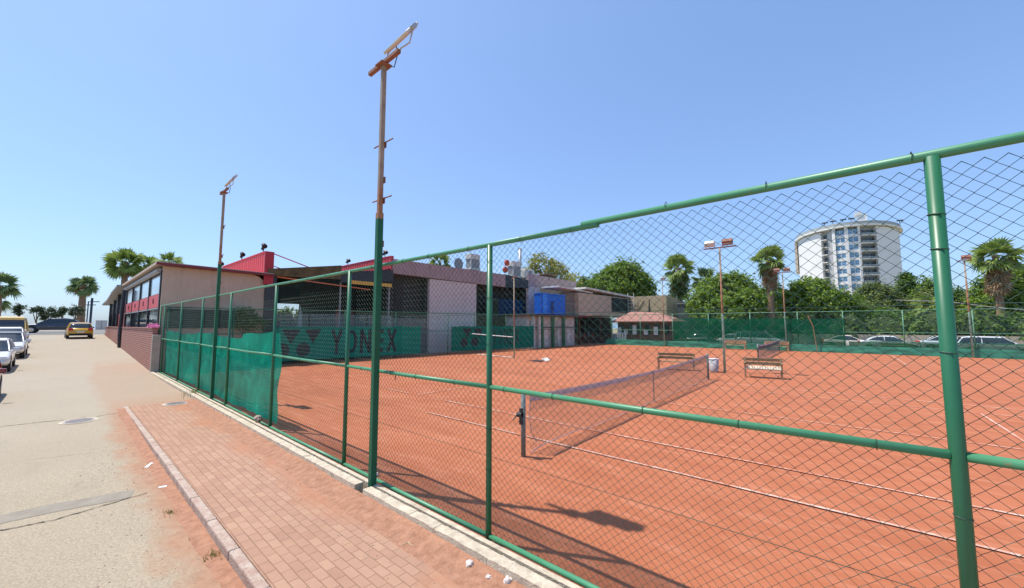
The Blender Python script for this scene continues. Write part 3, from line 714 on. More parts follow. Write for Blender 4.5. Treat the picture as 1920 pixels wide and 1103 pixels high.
b1=banner('sponsor_banner',M['banner'],s0,s1,.22,2.32,'wide green sponsor banner lettered YONEX on the side fence left of the pale wall panel')
lg=MB()
for (xa,xb) in ((528,563),(571,602)):
    a=onfence(xa,616)[0]; b=onfence(xb,616)[0]; m_=(a+b)/2
    lg.prism([bplane(a,2.18,.0),bplane(b,2.18,.0),bplane(m_,1.25,.0)],(0,-.012,0))
for xc in (529,568):
    c=onfence(xc,652)[0]; rr=(onfence(xc+13,652)[0]-onfence(xc-13,652)[0])/2; n=28
    lg.prism([bplane(c+rr*math.cos(2*math.pi*i/n),.88+.44*math.sin(2*math.pi*i/n),0) for i in range(n)],(0,-.012,0))
lg.build('logo',M['ink'],b1)
ta=onfence(620,640)[0]; tb=onfence(742,640)[0]; w=(tb-ta)/5*.78; letters('YONEX',ta,w,(tb-ta-5*w)/4,.48,2.14,bplane).build('lettering',M['ink'],b1)
s0=onfence(845,620)[0]; s1=onfence(1000,620)[0]
b2=banner('sponsor_banner',M['banner2'],s0,s1,.22,2.32,'darker creased green YONEX banner on the side fence behind the thin rusty pole')
lg=MB()
for (xa,xb) in ((866,884),(887,905)):
    a=onfence(xa,616)[0]; b=onfence(xb,616)[0]; m_=(a+b)/2
    lg.prism([bplane(a,2.12,.0),bplane(b,2.12,.0),bplane(m_,1.3,.0)],(0,-.012,0))
for xc in (869,889):
    c=onfence(xc,652)[0]; rr=(onfence(xc+7,652)[0]-onfence(xc-7,652)[0])/2; n=20
    lg.prism([bplane(c+rr*math.cos(2*math.pi*i/n),.95+.4*math.sin(2*math.pi*i/n),0) for i in range(n)],(0,-.012,0))
lg.build('logo',M['ink'],b2)
ta=onfence(922,640)[0]; tb=onfence(972,640)[0]; w=(tb-ta)/5*.8; letters('YONEX',ta,w,(tb-ta-5*w)/4,.6,2.05,bplane).build('lettering',mat('faded_print',(.01,.06,.05),.8),b2)
# ------------------------------------------------------------ club building
FY=27.5
cb=thing('club_building','long low club building with cream end, open dark terrace and pinkish walls beyond the court','building',(12,FY+4,0))
# cream end block
def facX(px,py): return onY(px,py,FY)
w=MB(); poly=[(3.32,0),(8.12,0),(8.12,4.95),(8.02,5.25),(7.8,5.45),(7.45,5.56),(3.32,5.62)]
w.prism([(x,FY,z) for x,z in poly],(0,.3,0)); w.build('end_wall',M['cream'],cb)
MB().prism([(3.0,FY-.35,5.66),(8.5,FY-.35,5.56),(8.5,FY-.35,5.70),(3.0,FY-.35,5.80)],(0,19,0)).build('roof',M['roofcream'],cb)
MB().prism([(2.98,FY-.39,5.62),(8.52,FY-.39,5.52),(8.52,FY-.39,5.66),(3.0,FY-.39,5.76)],(0,.036,0)).build('roof_trim',M['redtrim'],cb)
wn=MB().box(3.62,7.22,FY-.05,FY-.003,2.28,3.27).build('window',M['louvre'],cb)
f=MB(); 
for x in (3.6,4.8,6.0,7.2): f.box(x-.03,x+.03,FY-.08,FY-.052,2.24,3.3)
f.box(3.57,7.25,FY-.08,FY-.052,3.27,3.32); f.build('frame',M['dark'],wn)
# street side: bays
BXS=3.32
yb=[27.8,31.9,36.2,40.6,45.0]
side=MB(); side.box(BXS+.06,BXS+.3,FY+.3,45.2,0,5.55); side.build('side_wall',M['black'],cb)
for i,(a,b) in enumerate(zip(yb[:-1],yb[1:])):
    a0=a+.22;b0=b-.12
    MB().box(BXS-.0,BXS+.05,a0,b0,4.18,5.25).build('window',M['mirror'],cb)
    rp=MB().box(BXS-.03,BXS+.045,a0,b0,3.42,4.15).build('red_panel',M['red'],cb)
    yc=(a0+b0)/2; q=MB(); q.tube([(BXS-.045,yc-.18,3.78),(BXS-.045,yc+.2,3.82)],.02,5); q.tube([(BXS-.045,yc,3.66),(BXS-.045,yc+.05,3.95)],.02,5); q.build('emblem',M['ink'],rp)
    MB().box(BXS-.0,BXS+.05,a0,b0,2.3,3.30).build('lower_window',M['darkglass'],cb)
    MB().box(BXS-.05,BXS+.05,a0-.1,b0+.1,3.32,3.40).build('sill',M['grey'],cb)
for y in yb: MB().box(BXS-.06,BXS+.055,y-.1,y+.12,2.2,5.4).build('pillar',M['black'],cb)
MB().tube([(BXS-.12,FY+.2,5.38),(BXS-.12,45.3,5.38)],.13,10).build('rolled_blind',M['grey'],cb)
# lower second section further along the street
s2=MB(); s2.box(BXS+.1,BXS+6,45.3,62,.5,5.0); s2.build('rear_block',M['black'],cb)
MB().prism([(2.7,45.2,5.75),(2.7,50,5.5),(2.7,56,4.95),(2.7,63,4.75),(2.7,63,4.6),(2.7,56,4.8),(2.7,50,5.35),(2.7,45.2,5.6)],(5,0,0)).build('rear_canopy',M['grey'],cb)
for i,y in enumerate((47.5,51.2,55.5,60.2)):
    MB().box(BXS-.15,BXS+.09,y-.2,y+.2,1.2,5.4 if i<3 else 6.0).build('pillar',M['dark'],cb)
for a,b,m in ((45.7,47.2,'mirror'),(47.8,51,'mirror'),(51.5,55.2,'mirror'),(55.8,60,'mirror')):
    MB().box(BXS,BXS+.09,a,b,3.5,4.75).build('window',M[m],cb)
for a,b in ((45.7,47.2),(47.8,51)): MB().box(BXS-.02,BXS+.085,a,b,2.3,3.45).build('red_panel',M['red'],cb)
# terrace
tr=[('column',8.14,8.75,FY-.12,FY+.3,0,5.85,'black')]
for nm,x0,x1,y0,y1,z0,z1,m in tr: MB().box(x0,x1,y0,y1,z0,z1).build(nm,M[m],cb)
MB().prism([(8.2,FY-.25,5.55),(12.85,FY-.25,5.72),(12.85,FY-.25,6.74),(8.2,FY-.25,5.98)],(0,.12,0)).build('board_fascia',M['wood'],cb)
MB().prism([(12.86,FY-.22,5.5),(17.1,FY-.22,5.9),(17.1,FY-.22,6.85),(12.86,FY-.22,6.3)],(0,.1,0)).build('black_fascia',M['black'],cb)
MB().prism([(8.2,FY-.12,5.56),(17.1,FY-.12,5.92),(17.1,FY-.12,6.5),(8.2,FY-.12,5.9)],(0,11,0)).build('terrace_roof',M['black'],cb)
MB().prism([(8.7,FY-.1,5.50),(15.2,FY-.1,5.1),(15.2,FY-.1,5.18),(8.7,FY-.1,5.58)],(0,.1,0)).build('orange_beam',M['orange'],cb)
x0=facX(656,525)[0]
sg=MB(); sg.box(13.6,16.95,FY-.30,FY-.24,5.45,5.72); sg.build('sign_board',M['yellow'],cb)
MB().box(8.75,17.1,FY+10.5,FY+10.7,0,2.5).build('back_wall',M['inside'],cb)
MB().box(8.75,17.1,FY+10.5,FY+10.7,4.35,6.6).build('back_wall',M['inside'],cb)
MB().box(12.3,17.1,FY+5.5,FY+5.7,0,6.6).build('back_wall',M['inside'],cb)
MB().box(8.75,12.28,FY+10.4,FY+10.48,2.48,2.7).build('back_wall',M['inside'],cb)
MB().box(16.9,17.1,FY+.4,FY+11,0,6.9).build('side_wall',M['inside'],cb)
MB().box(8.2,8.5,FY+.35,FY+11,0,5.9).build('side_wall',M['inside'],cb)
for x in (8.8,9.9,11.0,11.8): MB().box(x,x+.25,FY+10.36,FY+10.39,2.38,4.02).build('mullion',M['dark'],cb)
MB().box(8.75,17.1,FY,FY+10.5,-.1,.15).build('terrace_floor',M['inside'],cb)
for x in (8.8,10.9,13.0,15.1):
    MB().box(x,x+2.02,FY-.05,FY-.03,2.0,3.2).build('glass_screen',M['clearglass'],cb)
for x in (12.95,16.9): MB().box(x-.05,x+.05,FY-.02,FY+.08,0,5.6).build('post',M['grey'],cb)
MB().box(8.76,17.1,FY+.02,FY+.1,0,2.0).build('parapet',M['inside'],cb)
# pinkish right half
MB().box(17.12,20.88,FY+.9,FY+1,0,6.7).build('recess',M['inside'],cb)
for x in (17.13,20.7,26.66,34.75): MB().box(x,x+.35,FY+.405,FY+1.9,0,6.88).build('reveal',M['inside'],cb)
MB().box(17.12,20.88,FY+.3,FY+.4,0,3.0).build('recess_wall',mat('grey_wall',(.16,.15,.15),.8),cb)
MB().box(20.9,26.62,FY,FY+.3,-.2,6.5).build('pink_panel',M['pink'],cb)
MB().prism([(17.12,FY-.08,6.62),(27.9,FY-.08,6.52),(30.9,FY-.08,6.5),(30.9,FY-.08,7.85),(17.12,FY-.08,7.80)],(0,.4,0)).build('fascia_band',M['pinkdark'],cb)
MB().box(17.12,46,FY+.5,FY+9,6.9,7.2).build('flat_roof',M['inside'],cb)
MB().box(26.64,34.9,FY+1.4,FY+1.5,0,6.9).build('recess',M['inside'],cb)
MB().prism([(30.9,FY-.06,6.5),(35,FY-.06,6.7),(35,FY-.06,7.6),(30.9,FY-.06,7.9)],(0,.3,0)).build('black_fascia',M['black'],cb)
MB().box(28.2,34.8,FY+.2,FY+.25,3.1,5.2).build('dark_window',M['darkglass'],cb)
MB().box(34.95,37.3,FY-.05,FY+.3,0,7).build('wall_pier',M['pink'],cb)
MB().prism([(34.9,FY-.1,6.9),(45.5,FY-.1,7.1),(45.5,FY-.1,8.3),(34.9,FY-.1,8.35)],(0,.3,0)).build('fascia_band',M['pinkdark'],cb)
MB().box(37.32,45.5,FY+.25,FY+.4,0,7).build('upper_wall',M['cream'],cb)
# outer ground-floor lean-to with green pillars (nearer the court at the far end)
lt=thing('kitchen_annex','pale low annex with green and white pillars under the blue box','building',(34,24,0))
X0,Z0=onY(990,600,24.3); X1,_=onY(1078,600,24.3)
MB().box(X0,X1,24.4,27.3,0,3.3).build('wall',mat('annex_wall',(.50,.40,.37),.85,col2=(.60,.52,.50),scale=1.2),lt)
MB().box(X0-.2,X1+2.5,23.9,27.3,3.32,3.5).build('roof_slab',M['redtrim'],lt)
for px,m in ((1000,'white'),(1017,'green'),(1038,'green'),(1058,'green'),(1012,'offwhite')):
    xx,_=onY(px,620,24.1); MB().box(xx-.14,xx+.14,24.05,24.3,0,3.3).build('pillar',M[m],lt)
for px in (1024,1046,1066):
    xx,_=onY(px,620,24.3); MB().box(xx-.3,xx+.35,24.32,24.39,.3,1.9).build('door',M['offwhite'],lt)
MB().box(X0+.2,X1,24.33,24.37,2.1,2.2).build('shelf',M['dark'],lt)
# blue box on the annex
xa,za=onY(1014,586,24.6); xb,zb=onY(1060,555,24.6); zb-=.35
bx=thing('blue_container','bright blue slatted box sitting on the annex roof','container',(xa,24.6,3.52))
MB().box(xa,xb,24.6,25.5,3.56,zb+.35).build('box_body',M['blue'],bx,bevel=.05)
lv=MB(); xm=xa+(xb-xa)*.38
for k in range(5): lv.box(xm,xm+.55,24.53,24.598,3.75+k*.28,3.9+k*.28)
lv.build('vent_slats',M['dark'],bx); MB().box(xa-.05,xb+.05,24.55,25.55,zb+.352,zb+.45).build('lid',mat('light_blue_lid',(.05,.22,.75),.4),bx)
MB().box(xa+.35,xa+1.2,24.57,24.595,3.7,zb+.3).build('front_panel',mat('light_blue_panel',(.04,.25,.85),.35),bx)
# corrugated awning and cage beside it
cg=thing('service_cage','open metal cage under a pale corrugated awning right of the blue box','cage',(40,25,3.5))
xa2,_=onY(1040,545,24.8); xb2,_=onY(1105,545,24.8)
MB().prism([(xa2,24.3,6.72),(xb2,24.3,6.45),(xb2,24.3,6.62),(xa2,24.3,6.9)],(0,2.4,0)).build('awning',M['offwhite'],cg)
bs=MB()
for i in range(9): xx=xb+.25+i*.32; bs.box(xx,xx+.05,24.7,24.75,3.52,6.45)
bs.box(xb+.2,xb+2.9,24.69,24.76,4.9,4.96); bs.build('bars',M['grey'],cg)
# dark open shed further right
ds=thing('open_shed','dark open-fronted shed with cream upper storey between the annex and the kiosk','building',(43,24,0))
xs0,_=onY(1079,600,24.6); xs1,zt=onY(1185,548,24.6)
MB().box(xs0+.1,xs1,24.2,30,3.55,6.35).build('upper_storey',M['cream'],ds)
MB().box(xs0+.1,xs1,28,28.2,0,3.5).build('back_wall',M['inside'],ds)
MB().prism([(xs0+1.5,23.9,6.9),(xs1+.8,23.9,6.4),(xs1+.8,23.9,6.65),(xs0+1.5,23.9,7.12)],(0,6.5,0)).build('roof',M['offwhite'],ds)
MB().box((xs0+xs1)/2+.5,xs1-.1,24.1,24.19,4.2,6.2).build('window',M['louvre'],ds)
for i in range(4):
    xx=xs0+.4+i*(xs1-xs0-.6)/3; MB().box(xx-.08,xx+.08,24.25,24.4,0,3.5).build('post',M['brownwood'],ds)
MB().box(xs0+.6,xs1-.4,25.5,26.4,0,1.0).build('counter',M['brownwood'],ds)
for k in range(5):
    xx=xs0+.9+k*1.1; MB().box(xx,xx+.35,25.2,25.45,.8,1.3+.3*(k%2)).build('crate',M['netpost' if k%2 else 'rust'],ds)
# kiosk with tiled roof
ks=thing('tiled_kiosk','small wooden kiosk with brown tiled roof and white notices behind the back fence','kiosk',(48,17,0))
KX=47.2; ya,_=onX(1155,600,KX); yb2,_=onX(1262,600,KX); 
MB().box(KX,KX+3.4,yb2+.3,ya-.3,0,2.9).build('walls',M['brownwood'],ks)
e=.7; za=2.85; rt=MB(); ym=(ya+yb2)/2
y0_,y1_=yb2-.4,ya+.4
b=len(rt.v); rt.v+=[(KX-e,y0_,za),(KX-e,y1_,za),(KX+4.1,y1_,za),(KX+4.1,y0_,za),(KX+1.2,ym-1.3,3.95),(KX+1.2,ym+2.0,4.15),(KX+2.2,ym+2.0,4.15),(KX+2.2,ym-1.3,3.95)]
rt.f+=[(0,1,5,4),(1,2,6,5),(2,3,7,6),(3,0,4,7),(4,5,6,7),(3,2,1,0)]; rt.build('roof',M['tile'],ks)
MB().box(KX-e-.03,KX-e+.02,y0_,y1_,za-.14,za-.002).build('fascia',M['brownwood'],ks)
for i in range(6):
    yy=yb2+.5+(ya-yb2-1.0)*i/5.6; MB().box(KX-.05,KX-.003,yy,yy+.65,1.25,2.45).build('window',M['darkglass'] if i%2 else M['darkglass'],ks)
for i,(f_,h_) in enumerate(((.25,1.0),(.42,.55),(.62,1.2),(.78,.5),(.9,.9))):
    yy=yb2+(ya-yb2)*f_; MB().box(KX-.08,KX-.055,yy,yy+.5,1.2,1.2+h_).build('notice',M['white'],ks)
wh=thing('white_picket_gate','small pale slatted gate by the kiosk corner at the back fence','gate',(45.2,18.6,0))
yy,_=onX(1160,640,45.3)
g=MB()
for i in range(9): g.box(45.28,45.31,yy-1.0+i*.22,yy-.9+i*.22,.1,1.45)
g.build('slats',mat('pale_blue_slats',(.45,.52,.56),.6),wh); MB().box(45.315,45.35,yy-1,yy+1,.4,.5).build('rail',M['offwhite'],wh)
# beige tarpaulin hall
th=thing('tarpaulin_hall','beige tarpaulin covered hall with a slit opening behind the kiosk','tent hall',(56,24,0))
X_=55.0; yA,zA=onX(1182,557,X_); yB,zB=onX(1247,553,X_)
MB().box(X_,X_+.15,yB,yA,0,zB-.05).build('front_sheet',M['tarp'],th)
dx=6.0
yC=yB-1.2; MB().prism([(X_,yB-.01,0),(X_+dx,yB-1.0,0),(X_+dx,yB-1.0,zB-1.1),(X_+1,yB-.1,zB-.05),(X_,yB-.01,zB-.05)],(0,-.15,0)).build('side_sheet',M['tarp'],th)
y1,_=onX(1219,575,X_); MB().prism([(X_-.02,y1-.1,3.2),(X_-.02,y1+.35,3.2),(X_-.02,y1+.12,zB-.4)],(-.02,0,0)).build('slit',M['dark'],th)
y1,_=onX(1200,575,X_); MB().tube([(X_-.03,y1+1.2,3.6),(X_-.03,y1-.6,zB-.6)],.05,5).build('fold',M['tarp'],th)
y1,_=onX(1184,560,X_); ld=thing('white_ladder','white ladder propped against the left end of the beige tarpaulin hall','ladder',(X_-.3,y1,3))
g=MB(); g.box(X_-.3,X_-.25,y1-.5,y1-.42,2.8,zB+.5); g.box(X_-.3,X_-.25,y1+.4,y1+.48,2.8,zB+.5)
for k in range(8): g.box(X_-.29,X_-.26,y1-.42,y1+.4,3+k*.5,3.08+k*.5)
g.build('rails',M['offwhite'],ld)
dh=thing('dark_shed','low dark grey shed with white cross braces right of the tarpaulin hall','shed',(56,16,0))
yA,zA=onX(1270,572,56); yB_,_=onX(1305,572,56)
MB().box(56,58,yB_-2,yA,0,zA+.1).build('walls',mat('shed_grey',(.07,.075,.08),.6),dh); MB().box(55.9,58.1,yB_-2.1,yA+.1,zA+.105,zA+.2).build('roof',M['grey'],dh)
MB().tube([(55.95,yA-1.8,4.2),(55.95,yA-2.6,zA)],.06,5).build('brace',M['offwhite'],dh)
# red corrugated roof signs with spotlights
def rsign(X,Y0,Y1,z0,z1,lab,frontw):
    t=thing('corrugated_sign',lab,'roof sign',(X,Y0,z0),group='red corrugated roof signs')
    MB().box(X-.05,X+.02,Y0,Y1,z0,z1).build('sheet',M['redcorr'],t)
    MB().box(X-.09,X+frontw,Y0-.14,Y0-.004,z0-.75,z1+.04).build('end_post',mat('red_post',(.40,.02,.03),.5),t)
    MB().box(X-.09,X+.05,Y0,Y1,z1+.002,z1+.06).build('cap',M['red'],t)
    return t
t=rsign(8.1,27.45,37.6,5.75,7.05,'red corrugated roof sign running back above the cream end block',.42)
MB().tube([(8.4,27.4,7.03),(10.9,27.6,6.35)],.035,6).build('brace',M['red'],t); MB().tube([(8.4,27.4,6.25),(9.6,27.5,5.9)],.03,6).build('brace',M['red'],t)
rsign(17.1,27.6,37.0,7.0,8.0,'red corrugated roof sign running back above the terrace roof',.12)
def spot(x,y,z,lab):
    t=thing('roof_spotlight',lab,'spotlight',(x,y,z),group='black spotlights on the roof signs')
    MB().tube([(0,0,0),(0,0,.3)],.03,6).build('stem',M['dark'],t,local=True)
    h=MB(); h.tube([(.0,-.22,.36),(0,.02,.5),(0,.16,.55)],.14,10,rs=[.16,.13,.08]); h.tube([(.05,.1,.45),(.05,.32,.3),(.0,.36,.22)],.1,8,rs=[.07,.1,.06]); h.build('lamp_head',M['dark'],t,local=True)
spot(8.1,28.0,7.1,'black spotlight at the near tip of the red sign over the cream block')
spot(8.1,32.6,7.1,'black spotlight halfway along the red sign over the cream block')
spot(8.1,38.2,7.0,'black spotlight at the far low end of the red sign over the cream block')
spot(17.1,35.0,8.05,'black spotlight on the far part of the red sign above the terrace')
spot(17.1,28.6,8.05,'black spotlight at the near tip of the red sign above the terrace')
# rooftop plant
def cooler(px0,px1,pyt,pyb,Y,lab,m='offwhite'):
    xa,zt=onY(px0,pyt,Y); xb,_=onY(px1,pyt,Y); zb=onY(px0,pyb,Y)[1]-.1
    w=xb-xa; t=thing('rooftop_cooler',lab,'air cooler',((xa+xb)/2,Y,zb),group='rooftop air coolers')
    MB().box(xa,xb,Y,Y+w*.65,zt-.35*(zt-zb),zt).build('top_cowl',M[m],t,bevel=.03)
    MB().box(xa+.05*w,xb-.05*w,Y+.05,Y+w*.6,zb+.1,zt-.35*(zt-zb)-.003).build('grille',M['grey'],t)
    for x in (xa,xb-.08*w): MB().box(x,x+.08*w,Y-.0,Y+.06,zb,zt-.35*(zt-zb)-.003).build('corner_post',M[m],t)
    MB().box(xa-.06,xb+.06,Y-.03,Y+w*.7,zb-.08,zb+.095).build('base_tray',M[m],t)
cooler(883,900,475,502,30.0,'tall boxy air cooler on the club roof beside the grey dish')
cooler(962,977,489,516,29.5,'boxy air cooler on the roof behind the thin rusty court pole, next to red fans')
xa,zt=onY(996,500,29.5); t=thing('condenser_unit','white rounded condenser on the roof right of the grey chimney pipe','air conditioner',(xa,29.5,8.3))
MB().box(xa-1.2,xa+.7,29.5,30.4,8.2,9.4).build('case',M['offwhite'],t,bevel=.12); MB().tube([(xa-.2,29.48,8.9),(xa-.2,29.44,8.9)],.36,18).build('fan',M['grey'],t); MB().box(xa+.8,xa+2.0,29.6,30.3,8.2,8.95).build('side_box',M['offwhite'],t,bevel=.05)
xa,zt=onY(975,467,31); t=thing('chimney_pipe','grey metal chimney pipe rising between the rooftop units','chimney',(xa,31,7.5))
MB().tube([(xa,31,7.3),(xa,31,zt)],.2,14).build('pipe',M['galv'],t,smooth=True); MB().tube([(xa,31,zt-.1),(xa,31,zt+.02)],.23,14).build('collar',M['grey'],t)
xa,zt=onY(860,495,30); t=thing('satellite_dish','pale grey satellite dish on the roof left of the tall air cooler','satellite dish',(xa,30,7.8))
MB().tube([(xa,30,zt),(xa,30.05,zt),(xa,30.15,zt-.0)],.6,20,rs=[.62,.4,.1]).build('dish',M['grey'],t); MB().tube([(xa,30.2,7.2),(xa,30.1,zt)],.04,6).build('mast',M['galv'],t)
for px,py,lab in ((951,493,'upper red round fan beside the boxy rooftop cooler'),(948,506,'lower red round fan beside the boxy rooftop cooler')):
    xa,zt=onY(px,py,29.2); t=thing('exhaust_fan',lab,'fan',(xa,29.2,zt),group='red rooftop fans'); MB().tube([(-.0,-.05,0),(0,.15,0)],.36,16).build('drum',mat('orange_red',(.62,.10,.04),.5),t,local=True); MB().tube([(0,-.09,0),(0,-.052,0)],.13,10).build('hub',M['red'],t,local=True)
xa,zt=onY(1030,516,29); t=thing('rooftop_hut','small wooden box on the far end of the club roof','roof box',(xa,29,8)); MB().box(xa-1,xa+1.6,29,30.5,8.0,zt).build('walls',M['wood'],t); MB().box(xa-1.1,xa+1.7,28.9,30.6,zt+.003,zt+.1).build('lid',M['tile'],t)
# folded parasols and chairs on the terrace
for X,Y,m,lab in ((14.6,31.5,'red','folded red parasol on the dark terrace, left one'),(16.4,32.5,'red','folded red parasol on the dark terrace, right one'),(11.2,30,'offwhite','folded white parasol on the terrace behind the glass screen')):
    t=thing('folded_parasol',lab,'parasol',(X,Y,.15)); MB().tube([(0,0,0),(0,0,1.2)],.03,6).build('pole',M['galv'],t,local=True); MB().tube([(0,0,1.2),(0,0,2.0),(0,0,3.3),(0,0,3.7)],.2,12,rs=[.26,.2,.12,.02]).build('canopy',M[m],t,local=True,smooth=True)
# ------------------------------------------------------------ brick garden wall along the street
bw=thing('brick_wall','red brick garden wall along the street below the club windows','wall',(3.1,27,0))
MB().prism([(3.02,26.95,-.2),(3.02,61,1.0),(3.02,61,2.2),(3.02,26.95,2.26)],(.2,0,0)).build('brickwork',M['wallbrick'],bw)
MB().prism([(2.98,26.95,2.262),(2.98,61,2.202),(2.98,61,2.25),(2.98,26.95,2.31)],(.28,0,0)).build('coping',mat('brick_coping',(.33,.15,.12),.8),bw)
gp=MB().box(3.0,3.32,26.66,26.93,0,1.95); tag(gp.build('gate_pier',mat('dirty_cream_pier',(.42,.34,.27),.9),bevel=.02),'narrow dirty cream pier between the brick wall and the end of the fence','pier')
dp=MB(); dp.tube([(2.98,43.0,.5),(2.93,43.0,1.6),(3.0,43.1,5.2)],.12,8); tag(dp.build('dark_post',M['dark']),'dark slanting post standing in front of the middle of the brick wall','post')
fl=MB()
for i in range(260):
    a=Vector((3.12+random.gauss(0,.09),27.6+random.gauss(0,.55),2.34+abs(random.gauss(0,.08)))); s=.05
    d=Vector([random.uniform(-1,1) for _ in range(3)]).normalized()*s; e_=Vector([random.uniform(-1,1) for _ in range(3)]).normalized()*s
    fl.quad(a-d,a-e_,a+d,a+e_)
tag(fl.build('pink_flowers',mat('pink_petals',(.70,.22,.45),.7,var=.2,transl=.3)),'small clump of pink flowers on the near end of the brick wall','flowers')
# ------------------------------------------------------------ vehicles
def smooth_profile(pts,x):
    for (a,b) in zip(pts[:-1],pts[1:]):
        if a[0]<=x<=b[0]:
            t=(x-a[0])/(b[0]-a[0]); return a[1]+(b[1]-a[1])*(t*t*(3-2*t)*.5+t*.5)
    return pts[-1][1]
def car(name,lab,cat,loc,rz,paint,L=4.4,W=1.76,H=1.45,kind='sedan',group=None,roofm=None,mir=None):
    """local x forward (0 = centre)"""
    t=thing(name,lab,cat,loc,rz,group); h=L/2; hw=W/2
    if kind=='sedan': belt=[(-h,.72),(-h+.15,.98),(-h+.9,1.02),(h-1.3,.93),(h-.35,.72),(h,.52)]; roof=[(-h+.55,.99),(-h+1.25,H-.07),(-h+1.9,H),(h-2.05,H-.02),(h-1.15,.96)]
    if kind=='hatch': belt=[(-h,.62),(-h+.08,.95),(-h+.6,.98),(h-1.1,.92),(h-.3,.74),(h,.5)]; roof=[(-h+.1,.97),(-h+.45,H-.09),(-h+1.0,H),(h-1.9,H-.02),(h-1.0,.95)]
    if kind=='suv': belt=[(-h,.7),(-h+.1,1.05),(-h+.6,1.10),(h-1.2,1.02),(h-.3,.88),(h,.6)]; roof=[(-h+.15,1.08),(-h+.75,H-.12),(-h+1.5,H),(h-2.2,H-.03),(h-1.15,1.04)]
    if kind=='van': belt=[(-h,.7),(-h+.05,1.08),(-h+.5,1.12),(h-1.0,1.08),(h-.25,.92),(h,.6)]; roof=[(-h+.03,1.1),(-h+.12,H-.08),(-h+.5,H),(h-1.75,H-.03),(h-.95,1.09)]
    NS=28; body=MB(); zb=.26 if kind!='suv' else .32
    xs_=[-h+L*i/NS for i in range(NS+1)]; NP=11
    for x in xs_:
        bz=smooth_profile(belt,x); e=min(1,(h-abs(x))/.45); wf=hw*(.80+.20*math.sqrt(max(0,1-(1-e)**2)))
        zl=zb+ (0.12*(1-e))
        prf=[(.90,zl),(.985,zl+.10),(1.0,zl+.3*(bz-zl)+.05),(.995,bz-.22*(bz-zl)),(.955,bz-.04),(.86,bz+.015)]
        ring_=[(-w*wf,z) for w,z in prf]+[(w*wf,z) for w,z in reversed(prf)]
        for yv,z in ring_: body.v.append((x,yv,z))
    n=12
    for i in range(NS):
        for k in range(n): k2=(k+1)%n; body.f.append((i*n+k,(i+1)*n+k,(i+1)*n+k2,i*n+k2))
    body.f.append(tuple(range(n))); body.f.append(tuple(NS*n+k for k in range(n))[::-1])
    body.build('body',paint,t,local=True,smooth=True)
    # greenhouse
    gh=MB(); ra,rb=roof[0][0],roof[-1][0]; MS=16
    for i in range(MS+1):
        x=ra+(rb-ra)*i/MS; bz=smooth_profile(belt,x)-.01; rz_=max(bz+.005,smooth_profile(roof,x)); fr=(rz_-bz)/(H-.95)
        wb=hw*.90; wt=hw*(.90-.17*min(1,fr))
        for yv,z in ((-wb,bz),(-wb+(wb-wt)*.5,bz+(rz_-bz)*.5),(-wt,rz_-.02*fr),(-wt*.6,rz_+.01*fr),(0,rz_+.018*fr),(wt*.6,rz_+.01*fr),(wt,rz_-.02*fr),(wb-(wb-wt)*.5,bz+(rz_-bz)*.5),(wb,bz)): gh.v.append((x,yv,z))
    for i in range(MS):
        for k in range(8): gh.f.append((i*9+k,i*9+k+1,(i+1)*9+k+1,(i+1)*9+k))
    gh.build('windows',M['darkglass'],t,local=True,smooth=True)
    rm=MB(); xr0,xr1=roof[1][0]-.02,roof[3][0]+.05
    for i in range(9):
        x=xr0+(xr1-xr0)*i/8; rz_=smooth_profile(roof,x); wt=hw*.735
        for yv,z in ((-wt-.02,rz_-.05),(-wt,rz_+.0),(-wt*.6,rz_+.025),(0,rz_+.035),(wt*.6,rz_+.025),(wt,rz_+.0),(wt+.02,rz_-.05)): rm.v.append((x,yv,z))
    for i in range(8):
        for k in range(6): rm.f.append((i*7+k,i*7+k+1,(i+1)*7+k+1,(i+1)*7+k))
    rm.build('roof',roofm or paint,t,local=True,smooth=True)
    for s in (-1,1):
        def pil(xa,xb,wd=.03):
            za_=smooth_profile(belt,xa); zb_=smooth_profile(roof,xb)
            MB().tube([(xa,s*hw*.905,za_),((xa+xb)/2,s*hw*.835,(za_+zb_)/2+.01),(xb,s*hw*.745,zb_-.02)],wd,5).build('pillar',paint,t,local=True)
        pil(roof[-1][0],roof[3][0]); pil(roof[0][0]+.05,roof[1][0]+.03,.045)
        xm=(roof[1][0]+roof[3][0])/2; pil(xm,xm,.028)
        if kind in('van','suv'): xm2=roof[1][0]+.5; pil(xm2-.1,xm2,.035)
        mrr=MB(); mx=roof[-1][0]-.28; mrr.obox((mx,s*(hw+.10),1.0 if kind!='suv' else 1.12),(.05,0,0),(0,.10,0),(0,0,.075)); mrr.build('wing_mirror',mir or paint,t,local=True,bevel=.03)
        hz=smooth_profile(belt,h-.3)
        for nm,xx,mm,zz,sg in (('headlight',h-.13,M['lens'],hz-.10,1),('tail_light',-h+.08,M['tail'],.86 if kind!='van' else .95,-1)):
            q=MB(); q.obox((xx,s*(hw*.74),zz),(.10,0,0),(0,.15,0),(0,0,.07 if sg>0 else .11)); q.build(nm,mm,t,local=True,bevel=.03)
    q=MB(); hb2=.15 if kind=='van' else .045; q.obox((roof[3][0]+.10,0,smooth_profile(roof,roof[3][0])-hb2*.6),(.10,0,-.05),(0,hw*.74,0),(hb2*.3,0,hb2)); q.build('roof_header',roofm or paint,t,local=True,bevel=.02)
    wr_=.31 if kind!='suv' else .36
